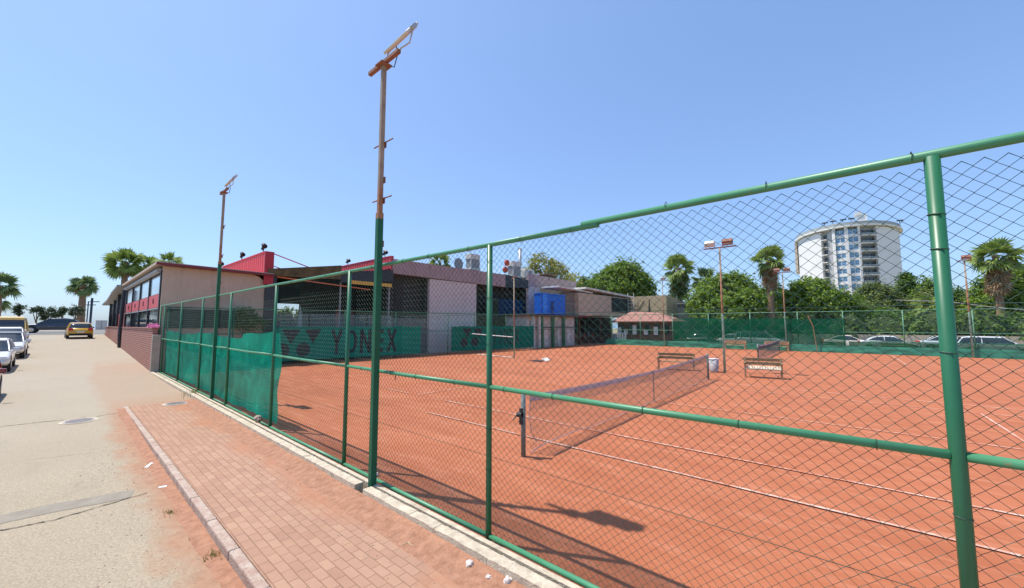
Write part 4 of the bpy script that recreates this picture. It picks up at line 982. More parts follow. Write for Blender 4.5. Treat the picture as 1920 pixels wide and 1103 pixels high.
    for sx in (-1,1):
        for s in (-1,1):
            cx=sx*(h-.82); wl=MB(); wl.tube([(cx,s*(hw-.17),wr_),(cx,s*(hw+.012),wr_)],wr_,20); w_=wl.build('wheel',M['rubber'],t,local=True)
            rr=MB(); rr.tube([(cx,s*(hw+.013),wr_),(cx,s*(hw+.022),wr_)],wr_*.62,14); rr.build('rim',M['hub'],w_,local=True)
            ar=MB(); ar.tube([(cx,s*(hw-.18),wr_+.03),(cx,s*(hw+.004),wr_+.03)],wr_+.07,20); ar.build('wheel_arch',M['rubber'],t,local=True)
    q=MB(); q.obox((h-.02,0,.44),(.04,0,0),(0,hw*.62,0),(0,0,.07)); q.obox((h-.06,0,.60 if kind!='van' else .72),(.05,0,0),(0,hw*.42,0),(0,0,.035)); q.build('grille',M['rubber'],t,local=True)
    q=MB(); q.obox((-h+.02,0,.36),(.04,0,0),(0,hw*.86,0),(0,0,.10)); q.build('rear_bumper',M['rubber'] if kind=='hatch' else paint,t,local=True)
    for xx in (h+.02,-h-.005):
        q=MB(); q.obox((xx,0,.46 if xx>0 else .62),(.008,0,0),(0,.26,0),(0,0,.055)); q.build('number_plate',M['plate'],t,local=True)
    return t
def paint(n,c,rough=.25,coat=.6): return mat(n,c,rough,var=.03,coat=coat)
WH=paint('white_car_paint',(.72,.73,.75)); RD=paint('dark_red_car_paint',(.22,.012,.025)); YL=paint('taxi_yellow',(.62,.36,.03)); YV=paint('van_yellow',(.72,.52,.20)); NV=paint('navy_car_paint',(.028,.035,.06)); SV=paint('silver_car_paint',(.45,.5,.5)); DK=paint('black_car_paint',(.03,.035,.04))
face=R(-90)
G='cars parked along the left side of the street'
car('parked_car','dark red car cut off by the left edge of the photo, only its side showing','car',(-2.16,21.3,roadz(-2,21)),face,RD,kind='hatch',L=4.0,W=1.72,H=1.48,group=G)
def street(X,Yf,L): return (X,Yf+L/2,roadz(X,Yf+L/2))
car('parked_car','nearer white car nosed towards us, cut by the left edge of the photo','car',street(-2.42,29.8,4.1),face,WH,kind='hatch',L=4.1,H=1.5,group=G)
car('parked_car','farther white hatchback with a dark roof, second from the left edge of the photo','car',street(-2.30,36.8,4.1),face,WH,kind='hatch',L=4.1,H=1.5,group=G,roofm=mat('dark_roof_paint',(.10,.13,.16),.25,coat=.6))
car('parked_car','white car mostly hidden between the dark roofed hatchback and the van','car',street(-2.6,43.4,4.3),face,WH,kind='sedan',L=4.3,H=1.5,group=G)
car('delivery_van','pale yellow van parked at the far end of the left row','van',street(-2.85,50.5,4.4),face,YV,kind='van',L=4.4,W=1.85,H=2.05,group=G)
x,y=onX(153,630,2.0)[0],0
car('yellow_taxi','yellow taxi hatchback seen from behind at the end of the street','car',(1.05,57.0,roadz(0,57)),R(92),YL,kind='hatch',L=3.9,W=1.70,H=1.48,mir=M['dark'])
car('dark_suv','dark navy car parked crosswise beyond the yellow taxi','car',(-.75,68.6,prof(68)+.03),R(176),NV,kind='suv',L=4.6,W=1.85,H=1.66)
# cars beyond the back fence
def far(px,X,lab,pm,kind,L=4.4,rz=90,**k):
    yy,_=onX(px,635,X); return car(k.pop('name','parked_car'),lab,'car',(X,yy,-.055),R(rz),pm,kind=kind,L=L,group='cars parked beyond the back fence',**k)
far(1668,50.5,'white saloon car beyond the low green net in front of the trees',WH,'sedan',4.5,-90)
far(1592,51.5,'cream white car beside the right end of the tall windscreen',paint('cream_white_paint',(.66,.60,.50)),'sedan',4.2,-90)
far(1862,48.8,'white hatchback beyond the low net, right of the nearest thick post',WH,'hatch',4.4,-90,H=1.55)
far(1782,54.0,'pale car half hidden behind the nearest thick fence post',SV,'sedan',4.4,-90)
far(1307,49,'dark car seen through the tall windscreen near the kiosk',DK,'sedan',4.3,90)
far(1372,50,'silver saloon seen through the tall windscreen beside the twin pole',SV,'sedan',4.4,90)
far(1425,49.5,'silver people carrier seen through the tall windscreen behind the far net',SV,'van',4.5,-90,H=1.8)
# ------------------------------------------------------------ foliage
def crown(blobs,n,size,seed,clump=10,cs=.55,flat=.0):
    rnd=random.Random(seed); mb=MB(); vols=[b[3]*b[4]+b[4]*b[5]+b[3]*b[5] for b in blobs]; tot=sum(vols)
    made=0
    while made<n:
        b=rnd.choices(blobs,vols)[0]
        d=Vector((rnd.gauss(0,1),rnd.gauss(0,1),rnd.gauss(0,1))).normalized()
        if d.z<-.55 : continue
        rr=rnd.uniform(.78,1.02)*(1+.16*noise.noise(d*2.3+Vector((b[0],b[1],seed))))
        c=Vector((b[0]+d.x*b[3]*rr,b[1]+d.y*b[4]*rr,b[2]+d.z*b[5]*rr))
        inside=False
        for q in blobs:
            if q is b: continue
            e=((c.x-q[0])/q[3])**2+((c.y-q[1])/q[4])**2+((c.z-q[2])/q[5])**2
            if e<.5: inside=True;break
        if inside: continue
        if noise.noise(c*(.9/cs)*.5+Vector((seed,0,0)))<-.08 and rnd.random()<.75: continue
        if rnd.random()<.06: c=c+d*cs*rnd.uniform(.3,.9)
        k=rnd.randint(int(clump*.6),int(clump*1.4)); cr_=cs*rnd.uniform(.6,1.3)
        for _ in range(k):
            o=Vector((rnd.gauss(0,1),rnd.gauss(0,1),rnd.gauss(0,.7)))*cr_*.45; p=c+o
            nrm=(d*.7+Vector((rnd.gauss(0,.6),rnd.gauss(0,.6),rnd.gauss(0,.6)+.35))).normalized()
            u=nrm.cross(Vector((rnd.gauss(0,1),rnd.gauss(0,1),rnd.gauss(0,1)))).normalized(); w=nrm.cross(u)
            s=size*rnd.uniform(.6,1.25); 
            mb.v+=[tuple(p-u*s),tuple(p-w*s*.5),tuple(p+u*s),tuple(p+w*s*.5)]; q=len(mb.v)-4; mb.f.append((q,q+1,q+2,q+3)); made+=1
    return mb
def core(blobs,k=.72,seed=1):  # solid dark lump added inside a crown to block light and read as shade
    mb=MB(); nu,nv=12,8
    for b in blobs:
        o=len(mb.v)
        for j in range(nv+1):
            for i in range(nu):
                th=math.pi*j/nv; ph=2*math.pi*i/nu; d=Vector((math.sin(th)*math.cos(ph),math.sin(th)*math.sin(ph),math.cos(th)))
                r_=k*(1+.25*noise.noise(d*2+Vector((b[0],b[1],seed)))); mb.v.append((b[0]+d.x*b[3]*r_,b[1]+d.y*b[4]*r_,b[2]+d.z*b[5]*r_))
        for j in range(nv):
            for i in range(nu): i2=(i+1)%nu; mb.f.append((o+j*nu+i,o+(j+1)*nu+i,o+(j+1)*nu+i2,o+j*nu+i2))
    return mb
def tree(name,lab,x,y,z,blobs,n,size,leaf,seed,trunk_r=.22,cs=.55,k=.72,group=None,nocore=False,cat='tree'):
    t=thing(name,lab,cat,(x,y,z),0,group)
    tk=MB(); low=min(b[2]-b[5]*.3 for b in blobs); top=max(b[2] for b in blobs)
    cx=sum(b[0] for b in blobs)/len(blobs); cy=sum(b[1] for b in blobs)/len(blobs)
    tk.tube([(0,0,-.3),(cx*.15,cy*.15,low*.5),(cx*.5,cy*.5,low),(cx*.8,cy*.8,(low+top)/2)],.2,9,rs=[trunk_r*1.3,trunk_r,trunk_r*.8,trunk_r*.4])
    for b in blobs: tk.tube([(cx*.4,cy*.4,low*.85),((cx*.4+b[0])/2,(cy*.4+b[1])/2,(low+b[2])/2-.1),(b[0],b[1],b[2])],.1,6,rs=[trunk_r*.6,trunk_r*.4,trunk_r*.15])
    tk.build('trunk',M['trunk'],t,local=True,smooth=True)
    c=crown(blobs,n,size,seed,cs=cs).build('crown',leaf,t,local=True)
    if not nocore: core(blobs,k,seed).build('shade_core',M['core'],c,local=True)
    return t
def pblobs(D,spec):
    """spec: (px,py,rx_px,rz_px[,depth]) on the view plane at distance D -> local blobs about the first one's foot"""
    out=[]
    for s in spec:
        px,py,rx,rz=s[:4]; dd=s[4] if len(s)>4 else 0
        r=ray(px,py); fw=Vector((math.sin(YAW),math.cos(YAW))); d=r[0]*fw.x+r[1]*fw.y; t_=(D+dd)/d
        k=(D+dd)/F*math.cos(PITCH); kx=k/math.hypot(1,(px-960)/F)
        out.append([r[0]*t_,r[1]*t_,r[2]*t_+CH,rx*kx,rx*kx,rz*k])
    x0,y0=out[0][0],out[0][1]
    return x0,y0,[(b[0]-x0,b[1]-y0,b[2],b[3],b[4],b[5]) for b in out]
def ptree(name,lab,D,spec,n,size,leaf,seed,**k):
    x0,y0,b=pblobs(D,spec); return tree(name,lab,x0,y0,0,b,n,size,leaf,seed,**k)
GT='trees beyond the back fence'
ptree('round_tree','big round green tree rising behind the open shed and tarpaulin hall',66,[(1168,535,45,38),(1140,540,32,28,-2),(1195,545,32,28),(1168,515,36,24),(1212,556,17,16)],9000,.30,M['leafA'],1,trunk_r=.4,cs=1.0,group=GT)
ptree('bushy_tree','lower dark tree filling the gap left of the big round tree',70,[(1098,545,26,24),(1120,535,20,18),(1078,552,18,14)],3500,.28,M['leafB'],2,cs=.9,group=GT)
ptree('yellow_tree','airy yellow green tree behind the end of the club roof',58,[(1015,505,22,24),(1040,512,22,18),(1068,527,20,12),(1008,485,11,13),(990,520,14,14),(1035,495,10,10)],2600,.24,M['leafY'],3,cs=.9,nocore=True,trunk_r=.25,group=GT)
ptree('ficus_tree','wide fresh green tree behind the twin floodlight pole and windscreen',53,[(1350,562,46,44),(1320,575,30,30,-2),(1385,552,34,38),(1400,575,30,32,-3),(1345,590,40,26,-3),(1368,535,26,22)],11000,.24,M['leafA'],4,cs=.85,group=GT)
ptree('ficus_tree','broad rounded green tree directly below the hotel',50,[(1530,572,52,42),(1490,580,34,36),(1570,580,38,36),(1520,552,38,28),(1555,562,34,28),(1600,590,30,28)],12000,.23,M['leafA'],5,cs=.85,group=GT)
ptree('ficus_tree','green tree between the shaggy palm and the broad tree below the hotel',56,[(1445,570,32,38),(1425,585,24,30),(1468,580,26,32)],5000,.24,M['leafB'],6,cs=.85,group=GT)
ptree('olive_tree','dull olive green tree at the right foot of the hotel',56,[(1640,565,34,36),(1615,580,24,28),(1668,570,24,30),(1640,590,36,24,-2)],6500,.22,M['leafO'],7,cs=.8,group=GT)
ptree('dark_tree','dark spiky crowned tree right of the hotel',60,[(1700,555,22,38),(1690,580,26,28),(1722,575,22,28),(1700,530,12,18)],4500,.22,M['leafB'],8,cs=.8,group=GT)
ptree('olive_tree','yellowish leafy tree just left of the nearest thick fence post',54,[(1745,575,26,34),(1730,590,22,26),(1765,585,22,30)],4200,.22,M['leafY'] if 0 else M['leafO'],9,cs=.8,group=GT)
ptree('leafy_tree','tall leafy tree at the right edge of the photo under the ragged palm',46,[(1890,570,44,48),(1860,590,36,36),(1925,545,38,44),(1950,590,44,48),(1900,530,26,24),(1835,595,28,34)],11000,.20,M['leafA'],10,cs=.75,group=GT)
ptree('leafy_tree','darker tree behind the light pole right of the nearest post',52,[(1800,580,30,38),(1785,595,22,26),(1822,600,24,26)],5000,.2,M['leafB'],11,cs=.75,group=GT)
ptree('leafy_tree','shaded bush behind the white cars below the hotel tree',50,[(1625,606,26,20),(1655,604,26,22),(1690,606,26,22),(1600,612,20,18)],4500,.2,M['leafB'],12,cs=.7,group=GT)
ptree('leafy_tree','full green tree close behind the ragged palm at the right edge',50,[(1850,560,34,40),(1880,545,34,36),(1915,530,36,36),(1830,590,34,36),(1900,590,44,40)],9000,.2,M['leafA'],51,cs=.75,group=GT)
ptree('leafy_tree','mid green tree between the dark spiky tree and the thick post',58,[(1740,548,26,30),(1765,560,24,30),(1720,580,26,30),(1780,590,24,30)],5000,.2,M['leafA'],52,cs=.75,group=GT)
ptree('leafy_tree','shaded tree out of view at the right beyond the courts',48,[(2030,560,70,60),(2110,590,70,60)],6000,.25,M['leafB'],13,cs=.9,group=GT)
ptree('shrub','green shrub in front of the kiosk end at the back fence',47.5,[(1258,638,9,9)],500,.12,M['leafB'],14,cs=.4,trunk_r=.05,cat='shrub')
x_,y_=5.6,28.0
sb=thing('potted_shrub','dark shrub against the cream wall at the far end of the green shade net','shrub',(6.7,26.95,0)); crown([(.3,.1,2.7,.75,.25,.8),(.9,.1,2.3,.6,.25,.6)],1500,.09,31,cs=.3).build('crown',M['leafB'],sb,local=True); MB().tube([(0,.1,0),(.3,.1,2.2)],.04,6).build('trunk',M['trunk'],sb,local=True)
# palms
def fan(mb,base,d,up,L,petl,nb,rnd,droop):
    """one fan frond: petiole then blades"""
    d=d.normalized(); tip=base+d*petl+Vector((0,0,-droop*petl*.3)); mb.tube([base,(base+tip)/2+Vector((0,0,.05*petl)),tip],.02,3,cap=False)
    ra=rnd.uniform(-1.0,1.0); side=(Matrix.Rotation(ra,3,d)@d.cross(up)).normalized(); nrm=side.cross(d).normalized()
    nb=nb+5
    for i in range(nb):
        a=(i/(nb-1)-.5)*R(230); bd=(d*math.cos(a)+side*math.sin(a)).normalized()
        ln_=L*(.75+.25*math.cos(a))*rnd.uniform(.85,1.1); w=bd.cross(nrm).normalized()*L*.085
        m1=tip+bd*ln_*.55+nrm*(.05*L); e=tip+bd*ln_+Vector((0,0,-droop*ln_*rnd.uniform(.15,.5)))
        b=len(mb.v); mb.v+=[tuple(tip),tuple(m1-w),tuple(e),tuple(m1+w)]; mb.f.append((b,b+1,b+2,b+3))
def palm(lab,x,y,z,H,r,seed,leaf='frond',skirt=.6,trunk_r=.22,nf=24,group='fan palms',ivy=False,lean=0,nskirt=None,size=1):
    rnd=random.Random(seed); t=thing('fan_palm',lab,'palm tree',(x,y,z),0,group)
    tk=MB(); pts=[];rs=[]
    for i in range(15):
        u=i/14; pts.append((lean*u*u,0,-.3+(H+.3)*u)); rs.append(trunk_r*(1.25-.4*u+(.06 if i%2 else 0)) if i else trunk_r*1.5)
    tk.tube(pts,.2,10,rs=rs); tk.build('trunk',M['palmtrunk'],t,local=True,smooth=False)
    c=MB(); top=Vector((lean,0,H))
    for i in range(nf):
        el=R(80)-R(125)*((i+.5)/nf)**.85+rnd.uniform(-.5,.5); az=i*2.399+rnd.uniform(-.4,.4); rf=rnd.uniform(.72,1.12)
        d=Vector((math.cos(el)*math.cos(az),math.cos(el)*math.sin(az),math.sin(el)))
        fan(c,top+d*.1,d,Vector((0,0,1)) if abs(d.z)<.95 else Vector((1,0,0)),r*.60*rf,r*.40*rnd.uniform(.8,1.15),13,rnd,.45 if el>0 else .9)
    c.build('crown',M[leaf],t,local=True)
    if skirt:
        s=MB()
        for i in range(nskirt or int(26*skirt*2)):
            az=rnd.uniform(0,6.283); hz=-rnd.uniform(0,1)*skirt*r*1.1; d=Vector((math.cos(az)*.55,math.sin(az)*.55,-1+rnd.uniform(-.1,.4)))
            fan(s,top+Vector((0,0,hz)),d,Vector((math.cos(az),math.sin(az),.3)),r*.42,r*.25,9,rnd,.4)
        s.build('dead_fronds',M['dead'],t,local=True)
    if ivy:
        crown([(lean*.5,0,H*.72,1.5,1.5,H*.16),(lean*.5,0,H*.5,1.7,1.7,H*.2)],2500,.2,seed,cs=.6).build('ivy',M['leafB'],t,local=True)
    return t
def ppalm(lab,D,px,pyc,rpx,seed,z=0,**k):
    r=ray(px,pyc); fw=(math.sin(YAW),math.cos(YAW)); d=r[0]*fw[0]+r[1]*fw[1]; t_=D/d
    return palm(lab,r[0]*t_,r[1]*t_,z,r[2]*t_+CH-z,1.12*rpx*D/F/math.hypot(1,(px-960)/F),seed,**k)
ppalm('ivy clad palm with hanging dead fronds between the tarpaulin hall and the twin pole',62,1272,503,34,21,skirt=.9,ivy=True,nf=26,trunk_r=.35)
ppalm('smaller palm just left of the twin floodlight pole',66,1320,525,30,22,leaf='frondD',skirt=.5)
ppalm('shaggy palm with a brown skirt rising left of the hotel',50,1441,487,36,23,skirt=1.1,trunk_r=.35,nf=30)
ppalm('ragged palm with orange dead fronds right of the nearest thick fence post',44,1866,480,58,24,skirt=1.2,trunk_r=.3,nf=30)
ppalm('low palm with dry leaves behind the fence beside the nearest thick post',50,1742,575,40,25,skirt=1.0,trunk_r=.3,nf=20)
ppalm('small palm top peeping over the club roof near the satellite dish',60,825,492,22,26,skirt=0)
ppalm('wide bright palm leaning over the club canopy at the street side',46,236,493,44,27,z=1.2,skirt=.25,nf=40,trunk_r=.3)
ppalm('palm head just left of the middle of the cream roof, behind the bright palm',50,272,497,34,28,z=1.2,skirt=.2)
ppalm('palm head furthest right above the cream block roof',48,318,492,32,29,z=1.2,skirt=0,nf=24)
zp=prof(80)
ppalm('single palm with thick trunk standing above the yellow taxi',62,157,535,33,30,z=zp,leaf='frondD',skirt=.35,trunk_r=.42,nf=30)
ppalm('tall palm at the left edge of the photo above the parked cars',50,-2,536,48,31,z=1.3,leaf='frondD',skirt=.1,trunk_r=.38,nf=24)
ppalm('shorter palm behind the tall one at the left edge',56,-10,563,42,32,z=1.3,leaf='frondD',skirt=.1,trunk_r=.3,nf=18)
# clipped seaside trees
def cloudtree(D,lab,spec,seed,stem=None):
    x0,y0,b=pblobs(D,spec); t=thing('clipped_tree',lab,'tree',(x0,y0,zp),0,'clipped trees along the promenade')
    b=[(q[0],q[1],q[2]-zp,q[3],q[4],q[5]) for q in b]
    c=MB(); 
    crown(b,900,.13,seed,cs=.35).build('crown',M['leafS'],t,local=True)
    tk=MB(); tk.tube([(0,0,-.2),(.05,0,b[0][2]*.6),(b[0][0],b[0][1],b[0][2])],.1,6,rs=[.13,.09,.05])
    for q in b[1:]: tk.tube([(0,0,b[0][2]*.4),(q[0]*.8,q[1]*.8,q[2]*.85),(q[0],q[1],q[2])],.05,5,rs=[.06,.05,.03])
    tk.build('trunk',M['trunk'],t,local=True)
cloudtree(58,'clipped tree above the roof of the yellow van',[(37,578,9,5),(34,584,8,4),(38,589,6,3)],41)
cloudtree(58,'clipped round headed tree above the bonnet of the dark car',[(69,584,11,7),(62,585,7,5),(76,582,6,5)],42)
cloudtree(58,'small clipped tree with two pads above the dark car windscreen',[(84,590,7,4),(83,597,5,3),(88,589,4,3)],43)
cloudtree(58,'clipped tree with one high pad over the dark car roof',[(96,581,8,4),(102,591,8,4),(99,593,5,3)],44)
cloudtree(58,'clipped tree with stacked pads left of the loose grey green tree',[(118,581,8,4),(115,588,8,4),(109,592,6,4)],45)
cloudtree(57,'loose grey green young tree in front of the thick palm trunk',[(142,582,12,9),(138,588,9,7),(149,586,8,9)],46)
# black street lamps by the sea
def crosslamp(px,pyt,D,wpx,lab,h2=0):
    r=ray(px,pyt); fw=(math.sin(YAW),math.cos(YAW)); d=r[0]*fw[0]+r[1]*fw[1]; t_=D/d; x,y=r[0]*t_,r[1]*t_; H=r[2]*t_+CH-zp
    t=thing('street_lamp',lab,'street lamp',(x,y,zp),0,'black lamps by the sea')
    k=D/F; sd=Vector((math.cos(YAW),-math.sin(YAW),0))
    MB().box(-wpx*k*.5,wpx*k*.5,-.12,.12,-.1,H).build('post',mat('blue_black_post',(.02,.03,.07),.5),t,local=True)
    b=MB(); p=Vector((0,0,H-7*k)); b.obox(p+sd*(5*k),sd*(9*k),(.03,.03,0),(0,0,.06)); b.build('arm',M['dark'],t,local=True)
crosslamp(173,559,58,3.2,'thicker black lamp post with a side arm right of the thick palm')
crosslamp(166,565,62,1.6,'thinner black lamp post just left of the thicker one')
x,y=0,0
r_=ray(190,610); t_=60/(r_[0]*math.sin(YAW)+r_[1]*math.cos(YAW)); x,y=r_[0]*t_,r_[1]*t_
t=thing('utility_cabinet','grey utility cabinet standing right of the yellow taxi at the street end','cabinet',(x,y,zp)); k=60/F
MB().box(-.62,.62,-.3,.3,.1,1.52).build('case',M['galv'],t,local=True,bevel=.02); MB().box(-.66,.66,-.34,.34,-.1,.098).build('plinth',M['concrete'],t,local=True); MB().box(-.015,.015,-.315,-.302,.2,1.45).build('door_seam',M['dark'],t,local=True)
# ------------------------------------------------------------ hotel
HX,HY,HR,HH=229.,-3.2,17.2,43.0; HE=1.55
ht=thing('round_hotel','white drum shaped hotel tower with curved balconies beyond the trees','hotel',(HX,HY,0))
def arc(r,a0,a1,z0,z1,n=None,thick=.6):
    mb=MB(); n=n or max(2,int(abs(a1-a0)/3)); 
    for i in range(n+1):
        a=R(a0+(a1-a0)*i/n); 
        for rr,z in ((r,z0),(r,z1),(r-thick,z1),(r-thick,z0)): mb.v.append((HX-(HR*HE+rr-HR)*math.cos(a),HY-rr*math.sin(a),z))
    for i in range(n):
        for k in range(4): k2=(k+1)%4; mb.f.append((i*4+k,i*4+k2,(i+1)*4+k2,(i+1)*4+k))
    mb.f.append((0,1,2,3)); mb.f.append(tuple(n*4+k for k in (3,2,1,0))); return mb
# angle 0 faces the viewer (-X); positive towards -Y (right in the photo)
arc(HR-1.6,-180,180,0,HH,120,2.5).build('core_wall',M['hotelgrey'],ht,smooth=False)
def pxang(px):
    r=ray(px,480); b=math.atan2(r[1],r[0]); best=None
    for i in range(-800,801):
        a=R(i/10); q=math.atan2(HY-HR*math.sin(a),HX-HR*HE*math.cos(a)); e=abs(q-b)
        if best is None or e<best[0]: best=(e,i/10)
    return best[1]
A_=pxang
arc(HR,-178,A_(1541),0,HH-2,60,1.5).build('blank_wall',M['hotel'],ht); arc(HR,A_(1646),178,0,HH-2,60,1.5).build('blank_wall',M['hotel'],ht)
arc(HR+1.4,-100,A_(1497)-3,HH-16,HH-2.2,6,1.0).build('side_fin',mat('hotel_side_fin',(.60,.50,.38),.8),ht)
for a,b in ((1563,1568.5),(1586,1593),(1611,1615)): arc(HR+.5,A_(a),A_(b),0,HH-1.2,4,1.5).build('rib',M['hotel'],ht)
arc(HR-.6,A_(1552),A_(1563),0,HH-1.5,6,1.0).build('stair_wall',M['hotelgrey'],ht)
fl_h=3.15; nfl=12
for k in range(nfl):
    z=HH-3.6-k*fl_h-1.0
    if z<14: break
    for a,b in ((1569,1586),(1593.2,1611)):
        w_=arc(HR-.3,A_(a),A_(b),z,z+1.9,6,.3).build('window',M['hotelglass'],ht); 
        arc(HR-.1,A_(a),A_(b),z-1.2,z-.02,6,.8).build('spandrel',M['hotel'],ht)
        am=(A_(a)+A_(b))/2; arc(HR-.2,am-.25,am+.25,z,z+1.9,2,.09).build('mullion',M['hotel'],w_)
        arc(HR-.25,A_(a),A_(b),z+.55,z+.62,4,.05).build('rail',M['dark'],w_)
    bl_=arc(HR+.9,A_(1615.5),A_(1645),z-1.1,z-.85,10,2.0).build('balcony',M['hotel'],ht)
    arc(HR+.85,A_(1616),A_(1645),z-.84,z-.0,10,.08).build('glass_rail',mat('balcony_glass',(.35,.38,.38),.3,var=.1,trans=.35),bl_)
    for a in (1622,1631,1639): arc(HR-1.1,A_(a),A_(a+6),z-.84,z+1.4,3,.2).build('balcony_door',M['darkglass'],ht)
    arc(HR+.6,A_(1543),A_(1552),z-1.1,z-.85,4,1.8).build('landing',M['hotel'],ht)
    arc(HR-1.3,A_(1543),A_(1551),z-.6,z+1.2,4,.1).build('landing_window',M['darkglass'],ht)
arc(HR+1.2,-180,180,HH-1.7,HH-1.2,90,3).build('roof_soffit',M['hotel'],ht); arc(HR+.7,-180,180,HH-1.19,HH+.2,90,2.4).build('parapet',M['hotelroof'],ht)
MB().prism([(HX+(HR*HE)*math.cos(2*math.pi*i/48),HY+HR*math.sin(2*math.pi*i/48),HH-.5) for i in range(48)],(0,0,.3)).build('roof_deck',M['hotelroof'],ht)
ya,_=onX(1609,430,HX-24); yb_,zt=onX(1626,406,HX-24)
MB().box(HX-24,HX-19,min(ya,yb_),max(ya,yb_),HH-1,zt+1.0).build('penthouse',M['hotel'],ht)
MB().box(HX-24.4,HX-18.6,min(ya,yb_)+1.5,max(ya,yb_)+.8,zt+1.01,zt+2.2).build('penthouse_sign',M['white'],ht)
for px in (1552,1567,1585,1600,1690):
    a=R(A_(min(px,1686))); xq,yq=HX-(HR*HE)*math.cos(a),HY-(HR+1)*math.sin(a); 
    g=MB(); g.tube([(xq,yq,HH+.5),(xq,yq,HH+1.6)],.12,5); g.box(xq-.2,xq+.2,yq-1.1,yq+.9,HH+1.3,HH+1.75); g.build('roof_lamp',M['dark'],ht)
oc=MB(); ya_,za_=onX(1780,566,46); yb_2,zb_2=onX(1925,582,46); oc.tube([(46,ya_+3,za_+.25),(46,ya_,za_),(46,(ya_+yb_2)/2,(za_+zb_2)/2-.05),(46,yb_2,zb_2),(46,yb_2-12,zb_2-.6)],.03,5); tag(oc.build('overhead_cable',M['grey']),'thin grey cable sloping across the trees at the right edge','cable')
# small street light over the open shed
yy,z=onY(1145,558,30)[0],onY(1150,555,30)[1]
t=thing('street_lamp','small white street light rising behind the open shed roof','street lamp',(yy,30,5)); MB().tube([(yy,30,0),(yy,30,8.6),(yy+.5,29.7,8.8)],.06,6).build('post',M['offwhite'],t); MB().box(yy+.4,yy+1.2,29.5,29.8,8.78,8.95).build('lamp_head',M['white'],t)
hb_=thing('garden_hedge','sunlit greenery glimpsed through the far windows of the terrace','hedge',(12,FY+14,0)); crown([(-2+i*2.0,0,2.2,1.4,1,1.9) for i in range(5)],2500,.2,91,cs=.5).build('foliage',M['leafA'],hb_,local=True); core([(-2+i*2.0,0,2.2,1.4,1,1.9) for i in range(5)],.85,3).build('shade_core',M['core'],hb_,local=True)
# backdrop wall and buildings beyond the car park so gaps do not open onto bare ground
bwl=MB().box(60.2,60.5,-60,14,-.2,1.3); tag(bwl.build('garden_wall',M['cream']),'low ochre wall behind the parked cars beyond the back fence','wall')
hd=MB(); hb=[(62+random.uniform(-1,1),-40+i*3.6,1.6,2.2,2.6,2.2+random.uniform(-.4,.6)) for i in range(16)]
h_=thing('dark_hedge','dark hedge filling the gaps beneath the trees beyond the car park','hedge',(62,-10,0)); c_=crown([(b[0]-62,b[1]+10,b[2],b[3],b[4],b[5]) for b in hb],9000,.22,77,cs=.7).build('foliage',M['leafB'],h_,local=True); core([(b[0]-62,b[1]+10,b[2],b[3],b[4],b[5]) for b in hb],.8,7).build('shade_core',M['core'],h_,local=True)
# ------------------------------------------------------------ small things in the foreground
def rock(px,py,size,z,lab,seed,m='stone',cat='stone',group='pale stones beside the concrete plinth'):
    x,y=onZ(px,py,z); rnd=random.Random(seed); mb=MB(); nu,nv=14,9
    for j in range(nv+1):
        for i in range(nu):
            th=math.pi*j/nv; ph=2*math.pi*i/nu; d=Vector((math.sin(th)*math.cos(ph),math.sin(th)*math.sin(ph),math.cos(th)))
            r_=size*(1+.45*noise.noise(d*1.6+Vector((seed,0,0)))+.15*noise.noise(d*4.5+Vector((seed,5,0)))); mb.v.append((d.x*r_,d.y*r_*.8,d.z*r_*.72+size*.45))
    for j in range(nv):
        for i in range(nu): i2=(i+1)%nu; mb.f.append((j*nu+i,(j+1)*nu+i,(j+1)*nu+i2,j*nu+i2))
    o=mb.build('stone',M[m]); o.location=(x,y,z); o.rotation_euler=(0,0,seed); tag(o,lab,cat,group); return o
rock(881,1062,.05,0,'round pale stone nearest the fence post foot, leftmost of the row by the plinth',1)
rock(916,1086,.032,0,'small pale stone between the two larger ones by the plinth',2)
rock(952,1094,.05,0,'lumpy white stone at the bottom edge of the photo beside the plinth',3)
rock(903,1079,.014,0,'tiny chip of stone just left of the small pale stone',4); rock(890,1074,.013,0,'tiny flat chip right below the round pale stone',5); rock(929,1098,.01,0,'tiny chip at the bottom edge right of the small stone',6)
rock(484,788,.10,.12,'brown brick lump lying on the plinth under the green shade net',8,m='kerb',group=None)
rock(705,893,.05,.0,'grey stone inside the fence at the foot of the nearer floodlight pole',9,group=None)
def litter(px,py,w,h,z,lab,rz):
    x,y=onZ(px,py,z); mb=MB(); mb.quad((-w,-h,.004),(0,-h*1.1,.02),(0,h,.012),(-w,h*.9,.006)); mb.quad((0,-h*1.1,.02),(w,-h,.005),(w*.9,h,.014),(0,h,.012)); o=mb.build('paper_scrap',M['paper']); o.location=(x,y,z+.003); o.rotation_euler=(0,0,rz); tag(o,lab,'litter',None)
litter(275,842,.07,.045,-.12,'white scrap of paper in the gutter, farther of two',.4); litter(280,873,.13,.025,-.12,'long white scrap of paper in the gutter, nearer of two',1.1); litter(479,826,.07,.05,0,'white crumpled scrap on the pavement near the plinth',.2)
litter(305,914,.02,.05,-.12,'small pale scrap at the foot of the kerb halfway down the gutter',1.2)
gr=MB(); rnd=random.Random(5)
for i in range(1100):
    if i%2: x=rnd.uniform(2.2,2.93); yv=rnd.uniform(2.4,9); z=.0
    else: x=rnd.uniform(.35,1.28); yv=rnd.uniform(4.2,12); z=roadz(x,yv)
    if i%5==0: x=rnd.uniform(3.4,4.4); z=0
    s=abs(rnd.gauss(0,.006))+.003; a=rnd.uniform(0,3); b=len(gr.v)
    gr.v+=[(x+s*math.cos(a+q*2.09),yv+s*math.sin(a+q*2.09),z) for q in range(3)]+[(x,yv,z+s*.9)]; gr.f+=[(b,b+1,b+3),(b+1,b+2,b+3),(b+2,b,b+3)]
tag(gr.build('gravel',M['kerb']),'fine loose gravel scattered along the kerb and the plinth','gravel',None,'stuff')
